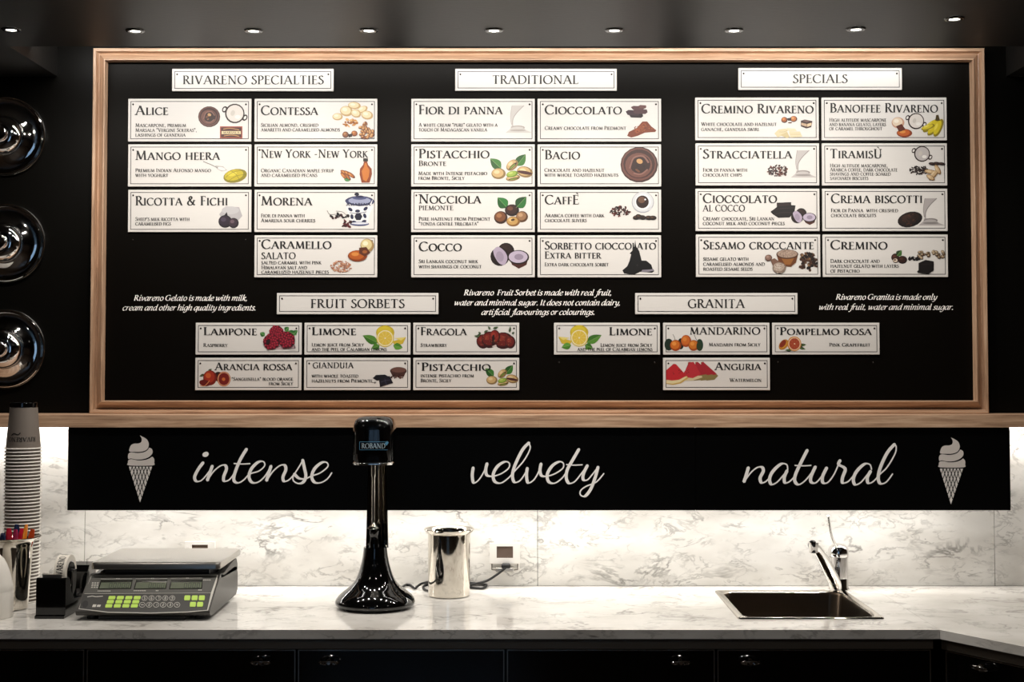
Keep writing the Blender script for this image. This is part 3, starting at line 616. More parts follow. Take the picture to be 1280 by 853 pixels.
        for x, y, rx, ry in ((604, 427, 8.5, 9), (612, 425, 10, 10.5), (629, 426, 12.5, 10.5), (638, 428, 6.5, 8)): p.ball(x, y, rx, ry, '38100C', '6A1A14', '8A2E22')
        p.ball(618.5, 422, 7, 9.5, '4A100C', '821E16', 'A03A2A'); p.P('D8C8C0', 615, 433, 620, 431, 621, 433.5, 616, 434); p.P('2A0806', 615, 420, 618, 418, 619, 430, 615, 431)
        p.scat(610, 426, 11, 8, 24, .5, ['B88A5A']); p.scat(630, 426, 10, 8, 24, .5, ['B88A5A'])
        for x, y, dx, dy in ((601, 418, -6, 3), (601, 418, -3, -3), (605, 416, 5, -3), (613, 412, -3, -4), (616, 411, 7, -2), (637, 416, 1, -8), (640, 418, 3, -3), (599, 421, -6, -1)): p.leaf(x, y, x+dx, y+dy, 1.3, '16241A', '24382A')
    elif key == 'mandarino':
        p.E(836, 431, 5.5, 7.5, '162A1C'); p.E(851, 430, 4, 7, '12221A'); p.E(874.5, 431.5, 4.5, 7.5, '1E3A28'); p.ball(857.5, 426.5, 6.5, 7.5, 'A8481A', 'CE6A24', 'E0883A'); p.ball(844.5, 432, 7, 7, 'A04410', 'D06E20', 'EC9440'); p.ball(867, 432, 6.5, 6.8, 'A04A14', 'CC7424', 'E49440'); p.E(873.5, 433, 3, 5.5, '2A3A20')
        p.curve('2A3020', .5, 841, 418, 843, 422, 844, 426); p.curve('2A3020', .5, 868, 419, 870, 424, 872, 427)
    elif key == 'pompelmo':
        p.E(992, 430, 8, 9, 'C4742A'); p.leaf(998, 432, 1008, 431, 1.8, '1E2A18', '2E4020'); p.leaf(998, 434, 1007, 437, 1.6, '1E2A18', '2E4020'); p.leaf(990, 438, 981, 438, 1.5, '1E2A18', '2E4020'); p.ball(979.5, 431, 7.5, 5, 'B87828', 'D89838', 'E8B860', -50); p.E(978.5, 430, 5.6, 3.2, '8A3018', -52)
        p.E(993, 430, 8.6, 9.2, 'D08A3A', 0, 24); p.E(993, 430, 7.6, 8.1, 'EBC9A8', 0, 24); p.E(993, 430, 6.6, 7.1, 'A84428', 0, 24); p.E(993.2, 430, .9, .9, 'F0D0B0', 0, 8)
        for i in range(8):
            a = 2*math.pi*i/8; p.m.flat([(993, 430), (993+6.6*math.cos(a-.03), 430+7.1*math.sin(a-.03)), (993+6.6*math.cos(a+.03), 430+7.1*math.sin(a+.03))], p.fn, .0003+p.n*.000012, hx('C8704E'))
    elif key == 'arancia':
        p.leaf(256, 468, 249, 471, 1.5, '2A2014', '3A3020'); p.leaf(260, 464, 265, 461.5, 1.2, '2A2014', '3A3020'); p.E(273, 471, 6, 6, '2E1410'); p.ball(262.5, 472.5, 8.5, 9.5, '7A1C10', 'A8301A', 'D06030'); p.E(256, 479, 7, 4, '6A120C', 10); p.curve('E09060', .8, 250, 482, 256, 482.5, 262, 476)
        p.E(280, 474, 8.4, 9.3, 'C05A28', 0, 24); p.E(280, 474, 7.6, 8.5, 'E8B890', 0, 24); p.E(280, 474, 6.9, 7.8, '7A1A12', 0, 24); p.E(279.5, 474.3, 2.2, 2.2, 'D07038', 0, 8)
    elif key == 'gianduia':
        p.ball(498, 464, 10.5, 5, '2A1814', '5A3A32', '7A5A50'); p.P('4A2C24', 488, 465, 508, 463, 505, 471, 491, 471); p.E(498.5, 462.5, 9.2, 3.4, '6E4A40'); p.scat(496, 471, 8, 3, 26, 1.5, ['3A1E18', '5A362C'])
        p.P('0C0A12', 466, 473, 470, 469, 481, 468.5, 486, 471, 480, 475, 471, 476); p.P('14101C', 474, 476, 487, 470, 491.5, 479, 475, 484); p.curve('4A4660', .5, 476, 478, 482, 476, 488, 475); p.curve('4A4660', .5, 481, 473, 482, 478, 484, 481); p.scat(468, 478.5, 2.5, .8, 6, .8, ['2A2420'])
    elif key == 'pist2': p.pist(625.5, 473, .82)
    elif key == 'anguria':
        for x, k in ((885, .8), (878, .9), (869, 1.0)):
            p.P('8A7A4A', x-10*k, 452+12, x-9, 453, x-6, 452.5, x+16*k, 470, x+10*k, 475, x-2, 476); p.P('A82430', x-12*k, 462, x-8, 453, x-6, 452.5, x+14*k, 468, x+3, 470)
        p.P('D8C8A0', 853, 469, 857, 476, 866, 476, 878, 472, 877, 470); p.P('BE3038', 853.5, 468, 863, 453, 867, 452.5, 876, 468, 866, 473, 857, 472)
        p.poly([(832.7, 465), (832.7, 480), (841, 481.5), (851, 479.5), (860, 473.5), (859, 470.5)], 'C8A85A'); p.poly([(832.7, 465), (832.7, 479), (841, 480), (850, 478), (859, 471.5)], 'EAD8A8'); p.poly([(832.7, 463), (842, 455), (845, 455.5), (858, 470), (849, 475), (840, 476), (832.7, 475)], 'C2262E'); p.scat(847, 466, 6, 4, 5, .9, ['2A0A0C']); p.scat(860, 464, 3.5, 3, 4, .8, ['2A0A0C'])

# ---------------------------------------------------------------- the signs
SY = BY-.006
def sign(px0, px1, py0, py1, lines, key, label, group):
    c = atY((px0+px1)/2, (py0+py1)/2, SY); ym = (py0+py1)/2
    x0, x1 = atY(px0, ym, SY).x, atY(px1, ym, SY).x; z1, z0 = atY(640, py0, SY).z, atY(640, py1, SY).z
    s = empty('menu_sign' if lines[0][4] != 'HEAD' else 'header_sign', (c.x, BY, z0)); tag(s, label, 'sign', group)
    M().box(x0, x1, SY, BY, z0, z1, bev=.0008).build('sign_plate', MT['sign'], s)
    m = M(); q = .0065; t_ = .0017
    a0, a1, b0, b1 = x0+q, x1-q, z0+q, z1-q
    for r in ((a0, a1, b1-t_, b1), (a0, a1, b0, b0+t_), (a0, a0+t_, b0, b1), (a1-t_, a1, b0, b1)):
        m.add([(r[0], SY-.0002, r[2]), (r[1], SY-.0002, r[2]), (r[1], SY-.0002, r[3]), (r[0], SY-.0002, r[3])], [(0, 1, 2, 3)])
    m.build('border_line', MT['ink'], s)
    for x, zt in ((px0+6.5, py0+7), (px1-6.5, py0+7)):
        p = atY(x, zt, SY); M().lathe([(.0024, 0), (.0024, .0008), (.0014, .0016), (0, .0017)], (p.x, p.y, p.z), 'y', 12).build('screw', MT['screw'], s)
    big = M(); small = M()
    for x0_, x1_, b, cap, kind, tx in lines:
        tgt = small if kind == 'd' else big
        put(tgt, tx, x0_, x1_, b, cap, on(SY), .0006, {'d': 1.4, 'HEAD': 1.2}.get(kind, 1.32), sc=.80 if kind != 'd' else .84)
    big.build('title_lettering', MT['ink'], s)
    if small.v: small.build('description_lettering', MT['ink'], s)
    if key:
        p = Pic(hash_(key)); draw(key, p); p.m.build('printed_picture', MT['pr'], s)
def hash_(k): return sum(ord(c)*(i+3) for i, c in enumerate(k))
def T(x0, x1, b, s, cap=11.6): return (x0, x1, b, cap, 't', s)
def D(x0, *rows): return [(x0, x1, b, 4.6, 'd', s) for x1, b, s in rows]
def DR(*rows): return [(x0, x1, b, 4.3, 'd', s) for x0, x1, b, s in rows]
for px0, px1, py0, py1, x0, x1, b, s, lb in (
    (215, 417, 86, 114, 228.5, 405.5, 105.4, 'RIVARENO SPECIALTIES', 'long white header sign ending in the word SPECIALTIES, top left of the board'),
    (569, 771, 86, 113.5, 615.4, 723.8, 105, 'TRADITIONAL', 'long white header sign reading TRADITIONAL, top middle of the board'),
    (923, 1127.5, 85, 112.5, 991, 1060.2, 103.9, 'SPECIALS', 'long white header sign reading SPECIALS, top right of the board'),
    (346, 548, 366.5, 393, 388.4, 506.6, 385, 'FRUIT SORBETS', 'long white header sign reading FRUIT SORBETS on the lower board'),
    (794, 997, 366.5, 393, 859.8, 931.7, 385.1, 'GRANITA', 'long white header sign reading GRANITA on the lower board')):
    sign(px0, px1, py0, py1, [(x0, x1, b, 10.8, 'HEAD', s)], None, lb, 'header signs on the menu board')
G1, G2, G3, G4, G5 = 'specialties signs', 'traditional flavour signs', 'specials signs', 'fruit sorbet signs', 'granita signs'
A, B_, C_, D_ = (123.5, 177), (180.5, 233.3), (237.3, 290.3), (294.3, 347)
E_, F_, G_, H_ = (122, 175.5), (179.2, 232), (236, 289), (293.3, 346.5)
sign(160, 314, *A, [T(169.3, 211.2, 143.8, 'Alice')]+D(169.3, (232.9, 158.9, 'Mascarpone, premium'), (246.5, 165, 'Marsala "Vergine Soleras",'), (232.3, 171, 'lashings of gianduia')), 'alice', 'white sign titled ALICE with a chocolate bowl and a pan of cream', G1)
sign(318, 471.5, *A, [T(326.3, 398.2, 143.8, 'Contessa')]+D(326.3, (398.2, 158.6, 'Sicilian almond, crushed'), (425.1, 164.4, 'amaretti and caramelised almonds')), 'contessa', 'white sign titled CONTESSA with biscuits and nuts', G1)
sign(160, 314, *B_, [T(169.3, 275.7, 200, 'Mango heera')]+D(169.3, (264, 215.3, 'Premium Indian Alfonso mango'), (210.6, 221.3, 'with yoghurt')), 'mango', 'white sign titled MANGO HEERA with a cut mango and spoon', G1)
sign(318, 471.5, *B_, [T(326.3, 460.4, 197.3, 'New York -New York', 10.4)]+D(326.3, (417.3, 215.5, 'Organic Canadian maple syrup'), (396.8, 221.3, 'and caramelised pecans')), 'newyork', 'white sign titled NEW YORK -NEW YORK with pecans and a syrup bottle', G1)
sign(160, 314, *C_, [T(169.3, 285.5, 256.9, 'Ricotta & Fichi')]+D(169.3, (237.2, 276.3, "Sheep's milk ricotta with"), (214, 282, 'caramelised figs')), 'ricotta', 'white sign titled RICOTTA & FICHI with a dark fig', G1)
sign(318, 471.5, *C_, [T(326.3, 391, 256.9, 'Morena')]+D(326.3, (381.2, 271.9, 'Fior di panna with'), (394.2, 278, 'Amarena sour cherries')), 'morena', 'white sign titled MORENA with a blue and white jar', G1)
sign(318, 471.5, *D_, [T(326.8, 415, 311.2, 'Caramello'), T(326.8, 370.2, 324, 'SALATO', 8.2)]+D(326.8, (402, 330.6, 'salted caramel with pink'), (384, 336.7, 'Himalayan salt and'), (411.2, 342.4, 'caramelized hazelnut pieces')), 'caramello', 'white sign titled CARAMELLO SALATO with pink salt and caramel', G1)
sign(514, 668.5, *A, [T(523.4, 628.9, 143, 'Fior di panna')]+D(523.4, (622.2, 158.5, 'A white cream "pure" gelato with a'), (609.2, 164.4, 'touch of Madagascan vanilla')), 'fior', 'white sign titled FIOR DI PANNA with pouring cream', G2)
sign(672, 826.5, *A, [T(681, 778, 143, 'Cioccolato')]+D(681, (782.9, 162.4, 'Creamy chocolate from Piedmont')), 'cioccolato', 'white sign titled CIOCCOLATO with chocolate slabs above cocoa powder', G2)
sign(514, 668.5, *B_, [T(523.4, 612.6, 197.9, 'Pistacchio'), T(523.4, 558.3, 207.5, 'Bronte', 6.6)]+D(523, (609.2, 219, 'Made with Intense pistachio'), (581, 225, 'from Bronte, Sicily')), 'pistacchio', 'larger white sign titled PISTACCHIO BRONTE with nuts and leaves', G2)
sign(672, 826.5, *B_, [T(681, 725.7, 199.3, 'Bacio')]+D(680.5, (755.6, 215, 'Chocolate and hazelnut'), (773, 221, 'with whole toasted hazelnuts')), 'bacio', 'white sign titled BACIO with a big bowl of chocolate cream', G2)
sign(514, 668.5, *C_, [T(523.4, 602.2, 254.5, 'Nocciola'), T(523.4, 567, 263, 'PIEMONTE', 5.8)]+D(523.4, (613.1, 275.9, 'Pure hazelnut from Piedmont'), (598.5, 282, '"tonda gentile trilobata"')), 'nocciola', 'white sign titled NOCCIOLA PIEMONTE with hazelnuts and leaves', G2)
sign(672, 826.5, *C_, [T(681, 724.6, 255.6, 'CaffÈ')]+D(681, (755.6, 271.7, 'Arabica coffee with dark'), (733.6, 277.8, 'chocolate slivers')), 'caffe', 'white sign titled CAFFÈ with a coffee cup seen from above', G2)
sign(514, 668.5, *D_, [T(523.7, 578, 314.1, 'Cocco')]+D(523.4, (597.7, 329.1, 'Sri Lankan coconut milk'), (602.3, 335.5, 'with shavings of coconut')), 'cocco', 'white sign titled COCCO with two large coconut halves', G2)
sign(672, 826.5, *D_, [T(680.9, 820.6, 312, 'Sorbetto cioccolato', 10.2), T(680.9, 751.8, 323.4, 'Extra bitter', 8.8)]+D(680.9, (761, 333, 'Extra dark chocolate sorbet')), 'bitter', 'white sign titled SORBETTO CIOCCOLATO EXTRA BITTER with black chocolate', G2)
sign(869, 1023.5, *E_, [T(876.8, 1017.6, 141.7, 'Cremino Rivareno')]+D(876.5, (971, 157.5, 'White chocolate and hazelnut'), (949.6, 163.9, 'ganache, gianduia swirl')), 'cremino_r', 'white sign showing white chocolate bars and a layered praline, below the SPECIALS header', G3)
sign(1027, 1183.5, *E_, [T(1037.4, 1173, 140.7, 'Banoffee Rivareno')]+D(1036.5, (1108, 152.3, 'High altitude mascarpone'), (1107.5, 157.8, 'and banana gelato, layers'), (1103, 163, 'of caramel throughout')), 'banoffee', 'white sign showing bananas, caramel and a pan of cream, upper right', G3)
sign(869.5, 1024, *F_, [T(878.6, 990.8, 198.3, 'Stracciatella')]+D(878.6, (934.4, 214.8, 'Fior di panna with'), (927.7, 220.9, 'chocolate chips')), 'stracciatella', 'white sign titled STRACCIATELLA with chocolate flakes and pouring cream', G3)
sign(1027.5, 1184, *F_, [T(1037.4, 1103.8, 198, 'TiramisÙ')]+D(1037.4, (1110, 209.3, 'High altitude mascarpone,'), (1122, 214.5, 'Arabica coffee, dark chocolate'), (1113.6, 219.7, 'shavings and coffee-soaked'), (1085.5, 225.1, 'savoiardi biscuits')), 'tiramisu', 'white sign titled TIRAMISÙ with sponge fingers and coffee beans', G3)
sign(869.5, 1024.5, *G_, [T(878.6, 971.9, 253.8, 'Cioccolato'), T(878.6, 931.7, 264.4, 'AL COCCO', 8)]+D(878.6, (968, 275.7, 'Creamy chocolate, Sri Lankan'), (981, 281.5, 'coconut milk and coconut pieces')), 'alcocco', 'white sign titled CIOCCOLATO AL COCCO with dark slabs and coconut', G3)
sign(1028, 1184.5, *G_, [T(1038.6, 1153.8, 254, 'Crema biscotti')]+D(1038.6, (1122.7, 265.4, 'Fior di Panna  with crushed'), (1095.3, 271.5, 'chocolate biscuits')), 'biscotti', 'white sign titled CREMA BISCOTTI with a dark biscuit and cream', G3)
sign(870, 1025.5, *H_, [T(879, 1018, 311.7, 'Sesamo croccante', 11)]+D(879, (936, 326, 'sesame gelato with'), (956.3, 332.4, 'caramelised almonds and'), (940.8, 338.5, 'roasted sesame seeds')), 'sesamo', 'white sign titled SESAMO CROCCANTE with a wooden bowl of seeds', G3)
sign(1028.5, 1185, *H_, [T(1038, 1110, 312, 'Cremino')]+D(1038, (1099.8, 328.7, 'Dark chocolate and'), (1123.6, 334.8, 'hazelnut gelato with layers'), (1074.8, 341, 'of pistachio')), 'cremino', 'white sign titled only CREMINO, lowest right of the specials', G3)
R1, R2 = (403.7, 443.5), (447.5, 488)
sign(244.5, 377, *R1, [T(254.5, 322, 419.1, 'Lampone', 10)]+DR((254.2, 285, 433.8, 'Raspberry')), 'lampone', 'small white sign titled LAMPONE with raspberries', G4)
sign(380.5, 513, *R1, [T(389.8, 446, 419, 'Limone', 10)]+DR((389.6, 455.2, 433.2, 'Lemon juice from Sicily'), (389.6, 483.6, 438.9, 'and the peel of Calabrian lemons')), 'limone1', 'small white LIMONE sign between LAMPONE and FRAGOLA, lemon at its right', G4)
sign(516.5, 649, *R1, [T(525.8, 584, 419.2, 'Fragola', 10)]+DR((525.8, 559, 433.8, 'Strawberry')), 'fragola', 'small white sign titled FRAGOLA with strawberries', G4)
sign(244, 376.5, *R2, [T(268.7, 365.8, 462.9, 'Arancia rossa', 9.4)]+DR((289.5, 366.6, 476.1, '"Sanguinella" blood orange'), (336, 366.6, 481.8, 'from Sicily')), 'arancia', 'small white sign titled ARANCIA ROSSA with blood oranges', G4)
sign(380, 513, *R2, [(391, 442.5, 460.4, 7, 't', 'GIANDUIA')]+DR((389.6, 448.2, 472.2, 'with whole toasted'), (389.6, 466, 478.3, 'hazelnuts from Piemonte')), 'gianduia', 'small white sign titled GIANDUIA with chocolate pieces', G4)
sign(516.5, 649, *R2, [T(526.9, 614, 463.6, 'Pistacchio', 10)]+DR((525.8, 592.7, 471.9, 'intense pistachio from'), (525.8, 564.5, 478, 'Bronte, Sicily')), 'pist2', 'small white PISTACCHIO sign in the bottom row, right of GIANDUIA', G4)
sign(692.5, 825, *R1, [T(761.4, 815.8, 419.2, 'Limone', 10)]+DR((750.6, 815.5, 433.6, 'Lemon juice from Sicily'), (721.7, 815.8, 438.9, 'and the peel of Calabrian lemons')), 'limone2', 'small white LIMONE sign under GRANITA, lemon at its left', G5)
sign(829, 962, *R1, [T(862.3, 951, 418.4, 'MANDARINO', 9)]+DR((886, 950.7, 433.1, 'Mandarin from Sicily')), 'mandarino', 'small white sign titled MANDARINO with mandarins', G5)
sign(965.5, 1099.5, *R1, [T(974.8, 1090.2, 418.9, 'Pompelmo rosa', 9.6)]+DR((1036.5, 1088.2, 433.3, 'Pink Grapefruit')), 'pompelmo', 'small white sign titled POMPELMO ROSA with a cut grapefruit', G5)
sign(829, 962.5, *R2, [T(893.6, 952, 462.8, 'Anguria', 9.6)]+DR((912, 952, 477.4, 'Watermelon')), 'anguria', 'small white sign titled ANGURIA with watermelon slices', G5)
# ---------------------------------------------------------------- black lettered panels under the ledge
PY = -.116
SCRIPT = {
'intense': ((230, 550, 6.4), [
 [(152,185),(115,235),(86,295),(97,330),(138,326),(188,272),(226,214)],
 [(226,212),(205,270),(186,328)], [(186,328),(235,256),(290,210),(328,204),(340,235),(318,295),(322,330),(362,320),(405,262),(450,160),(500,76)],
 [(500,76),(450,160),(408,265),(400,325),(432,345),(478,322),(525,275),(600,250),(645,208),(635,175),(592,180),(540,232),(520,295),(543,340),(590,340),(645,295),(696,212)],
 [(696,212),(676,275),(660,330)], [(660,330),(710,256),(765,208),(805,204),(815,240),(792,298),(802,332),(838,322),(880,278),(925,210),(950,164)],
 [(950,164),(962,220),(975,290),(955,338),(915,350),(878,330),(872,300),(884,275)],
 [(884,275),(920,308),(972,312),(1020,290),(1090,265),(1150,215),(1142,182),(1100,184),(1045,232),(1022,295),(1045,340),(1095,343),(1148,312),(1182,265)],
 'bar', [(402,190),(460,194),(527,191)]], (173, 117, 26, 20)),
'velvety': ((575, 540, 6.4), [
 [(105,290),(98,350),(110,408),(150,385),(190,322),(216,256)], [(216,256),(206,305),(216,348),(262,356),(330,335),(388,292),(394,252),(358,240),(302,275),(266,340),(278,398),(328,410),(385,372),(430,322),(510,232),(560,138),(552,90)],
 [(550,90),(500,145),(442,262),(420,345),(434,402),(478,392),(520,335),(538,295)], [(538,293),(532,350),(545,408),(590,385),(628,322),(648,258)],
 [(648,258),(640,308),(652,350),(695,356),(760,335),(822,292),(826,252),(792,240),(736,275),(698,342),(710,400),(758,411),(815,372),(855,315),(905,225),(950,142)],
 [(950,142),(905,220),(860,300),(850,368),(872,412),(918,398),(965,342),(1018,272)], [(1018,272),(988,335),(986,382),(1020,384),(1064,335),(1104,284)],
 [(1104,284),(1080,370),(1045,460),(1000,515),(964,505),(966,470),(1010,436),(1090,402),(1150,335)],
 'bar', [(852,262),(910,267),(977,264)]], None),
'natural': ((915, 545, 6.095), [
 [(124,245),(108,300),(90,354)], [(90,354),(140,285),(190,243),(228,240),(238,270),(214,322),(226,358),(262,345),(300,300)],
 [(424,258),(416,220),(372,216),(312,270),(286,328),(300,370),(340,356),(388,305),(418,268)], [(418,268),(398,318),(404,358),(442,346),(490,290),(530,205),(572,112)],
 [(572,112),(522,210),(482,300),(480,350),(510,372),(556,342),(600,290),(634,238)], [(634,238),(602,310),(602,352),(638,358),(682,310),(720,246)],
 [(720,246),(690,310),(692,356),(730,355),(778,292),(822,190)], [(822,190),(812,218),(850,240),(862,262),(842,318),(842,358),(882,350),(925,305)],
 [(1062,255),(1050,220),(1008,216),(950,270),(924,330),(938,372),(980,356),(1028,300),(1054,270)], [(1054,272),(1030,320),(1038,360),(1076,348),(1130,290),(1182,238),(1240,140),(1250,85),(1236,66)],
 [(1236,66),(1182,130),(1130,240),(1113,320),(1130,364),(1175,352),(1222,292)],
 'bar', [(480,226),(540,229),(600,226)]], None)}
CONE = [
 [(283,78),(345,110),(370,145),(373,185),(352,223),(300,243),(240,245),(178,241),(179,208),(195,176),(225,161),(265,160),(295,148),(303,122),(297,98)],
 [(378,202),(405,215),(413,245),(400,275),(360,305),(300,321),(240,321),(190,311),(168,318),(162,290),(170,262),(195,250),(260,257),(320,249),(358,230)],
 [(408,292),(428,315),(429,355),(410,383),(175,383),(162,355),(168,328),(200,319),(260,331),(330,328),(380,312)]]
def cone_emblem(par, ox, oy):
    m = M(); fn = on(PY); k = 8.12
    tr = lambda P: [(ox + (x-285)/k, oy + y/k) for x, y in P]
    for P in CONE:
        q = catmull(P+[P[0]], 3)[:-1]; m.flat(tr(q), fn, .0005, hx('D2CBC6'))
    m.flat(tr([(172, 395), (408, 395), (285, 757)]), fn, .0005, hx('E6E2DE'))
    m.build('cone_emblem', MT['prc'], par)
    # dark lattice printed over the wafer
    m = M(); A, B, Cc = (172, 395), (408, 395), (285, 757)
    lp = lambda a, b, t: (a[0]+(b[0]-a[0])*t, a[1]+(b[1]-a[1])*t)
    for i in range(0, 7):
        t = (i+.0)/7
        if i:
            for a, b in ((lp(A, B, t), lp(B, Cc, 1-t)), (lp(A, B, t), lp(A, Cc, t))):
                for q in stroke([a, b], lambda dx, dy: 7.5): m.flat(tr(q), fn, .0008)
    m.build('wafer_lattice', MT['glossblack'], par)
px_ = [84.5, 477, 869.5, 1263]
for i, wd in enumerate(('intense', 'velvety', 'natural')):
    x0, x1 = atY(px_[i], 590, PY).x, atY(px_[i+1], 590, PY).x
    z1, z0 = LEDGE_B-.0001, atY(640, 638.3, PY).z
    s = empty('lettered_panel', ((x0+x1)/2, PY+.006, z0))
    tag(s, {'intense': 'left black panel under the ledge, lettered intense beside an ice cream cone', 'velvety': 'middle black panel under the ledge, lettered velvety', 'natural': 'right black panel under the ledge, lettered natural beside an ice cream cone'}[wd], 'panel', 'lettered black panels under the oak ledge')
    M().box(x0, x1, PY, PY+.006, z0, z1, bev=.0012).build('panel_board', MT['glossblack'], s)
    if i == 0:
        st2 = M().box(-1.13, 1.13, -.107, -.101, z0+.008, z0+.016).build('light_strip', MT['ledon'])
        tag(st2, 'thin light strip fixed behind the lower edge of the black lettered panels', 'light strip')
    (ox, oy, k), strokes, dot = SCRIPT[wd]; m = M(); fn = on(PY); bar = False
    hh = .0004
    for st_ in strokes:
        hh += .00005
        if st_ == 'bar': bar = True; continue
        pts = catmull(st_, 7); wf = (lambda dx, dy: 10) if bar else dirw(25, 11)
        # smooth the widths along the stroke by using them on a dense centre line
        for j_, q in enumerate(stroke(pts, wf)): m.flat([(ox+a/k, oy+b/k) for a, b in q], fn, hh+(j_ % 8)*4e-6)
        for e_ in (pts[0], pts[-1]):
            r = 5 if bar else (11.5 if e_ is pts[0] and st_[1][1] > st_[0][1] else 5.5)
            m.flat([(ox+a/k, oy+b/k) for a, b in disc(e_[0], e_[1], r, r, 12)], fn, hh+.00004)
    if dot: m.flat([(ox+a/k, oy+b/k) for a, b in disc(dot[0], dot[1], dot[2], dot[3], 18, -20)], fn, .0006)
    m.build('script_lettering', MT['silver'], s)
    if wd == 'intense': cone_emblem(s, 140+285/8.12, 535)
    if wd == 'natural': cone_emblem(s, 1188.6, 537.4)

# ---------------------------------------------------------------- worktop, in two slabs
SX0, SX1, SY0, SY1 = .520, .857, -.473, -.102     # outside of the sink rim
FY = -.596; XJ = .944; TH = .020
m = M(); i_ = .012
ox = [-2.398, SX0+i_, SX1-i_, XJ-.0006]; oy = [FY, SY0+i_, SY1-i_, -.0145]
for zz in (TOP, TOP-TH):
    vs = [(x, y, zz) for y in oy for x in ox]
    m.add(vs, [(r*4+c, r*4+c+1, r*4+c+5, r*4+c+4) for r in range(3) for c in range(3) if not (r == 1 and c == 1)])
def wallq(m, p, q): m.add([(p[0], p[1], TOP-TH), (q[0], q[1], TOP-TH), (q[0], q[1], TOP), (p[0], p[1], TOP)], [(0, 1, 2, 3)])
for lp_ in ([(ox[0], oy[0]), (ox[3], oy[0]), (ox[3], oy[3]), (ox[0], oy[3])], [(ox[1], oy[1]), (ox[2], oy[1]), (ox[2], oy[2]), (ox[1], oy[2])]):
    for i in range(4): wallq(m, lp_[i], lp_[(i+1) % 4])
o = m.build('worktop', MT['marbletop'], origin=(0, FY, TOP-TH)); tag(o, 'long white marble worktop with the sink let into it', 'worktop')
DX, DYv = .5635, -.8261                          # direction of the turned wing
k = 1.15; wing = [(XJ, FY), (XJ+DX*k, FY+DYv*k), (2.398, FY+DYv*k), (2.398, -.0145), (XJ, -.0145)]
m = M(); m.prism(wing, lambda u, v, h: Vector((u, v, h)), TOP-TH, TOP)
o = m.build('worktop', MT['marbletop'], origin=(XJ, FY, TOP-TH)); tag(o, 'marble worktop wing turning toward the viewer at the right end', 'worktop')

# ---------------------------------------------------------------- refrigerated base units
DYF = -.578
def handle(par, c, nrm=(0, -1, 0)):
    n = Vector(nrm); t = Vector((-n.y, n.x, 0)); m = M()
    c = Vector(c); up = Vector((0, 0, 1)); pts = []
    for i in range(25):
        a = 2*math.pi*i/24; pts.append(c + n*.016 + t*(.0215*math.cos(a)) + (n*.35+up*.94).normalized()*0 + (n*.9 + up*.45)*(.012*math.sin(a)))
    m.tube(pts, .0022, 8)
    m.tube([c, c+n*.012, c+n*.020], [.010, .009, .004], 14)
    m.build('handle', MT['chrome'], par, smooth=True)
ub = empty('refrigerated_cabinet', (0, DYF, 0)); tag(ub, 'long black base cabinet with glossy doors and a steel top rail', 'cabinet')
M().box(-2.398, .925, DYF+.03, -.016, .08, .735).box(-2.398, SX0-.02, DYF+.03, -.016, .7352, TOP-TH-.0005).box(SX1+.01, .925, DYF+.03, -.016, .7352, TOP-TH-.0005).build('body', MT['trim'], ub)
M().box(-2.398, .925, DYF+.05, -.1, 0, .08).build('plinth', MT['trim'], ub)
ZR = atY(640, 812, FY+.008).z
M().box(-2.398, .932, FY+.008, DYF+.03, ZR, TOP-TH-.0005, bev=.001).build('top_rail', MT['darksteel'], ub)
seps = [-1.42, atY(107, 830, DYF).x, atY(371, 830, DYF).x, atY(632, 830, DYF).x, atY(895, 830, DYF).x, atY(1165, 830, DYF).x]
hnd = [None, 327, 412, 850, 937]
def door(par, fn, x0, x1, z0, z1):
    d = M(); f = .0022
    d.prism([(x0, z0), (x1, z0), (x1, z1), (x0, z1)], fn, -.02, .0)
    dd = d.build('door', MT['glassdark'], par)
    m = M()
    for r in (((x0, z1-f), (x1, z1-f), (x1, z1), (x0, z1)), ((x0, z0), (x1, z0), (x1, z0+f), (x0, z0+f)), ((x0, z0+f), (x0+f, z0+f), (x0+f, z1-f), (x0, z1-f)), ((x1-f, z0+f), (x1, z0+f), (x1, z1-f), (x1-f, z1-f))):
        m.prism(list(r), fn, .0002, .0018)
    m.build('edge_trim', MT['steel'], dd); return dd
for i in range(5):
    fn = lambda u, v, h: Vector((u, DYF-h, v))
    dd = door(ub, fn, seps[i]+.003, seps[i+1]-.003, .10, ZR-.003)
    if hnd[i]: handle(dd, atY(hnd[i], 827, DYF))
wc = empty('corner_cabinet', (XJ, DYF, 0)); tag(wc, 'black cabinet under the turned marble wing at the right', 'cabinet')
wx, wy = XJ-.012, FY+.012
nrm = (DYv, -DX)   # outward normal of the wing front (to the left and toward the camera)
def wf_(u, v, h): return Vector((wx + DX*u + nrm[0]*h, wy + DYv*u + nrm[1]*h, v))
m = M(); m.prism([(.012, .08), (1.08, .08), (1.08, TOP-TH-.0005), (.012, TOP-TH-.0005)], wf_, -.45, -.045); m.build('body', MT['trim'], wc)
m = M(); m.prism([(.012, ZR), (1.1, ZR), (1.1, TOP-TH-.0005), (.012, TOP-TH-.0005)], wf_, -.044, -.014); m.build('top_rail', MT['darksteel'], wc)
dd = door(wc, lambda u, v, h: wf_(u, v, h-.022), .018, .50, .10, ZR-.003)
hp = wf_(.115, atY(1217, 842, -.72).z, -.022); handle(dd, hp, (nrm[0], nrm[1], 0))

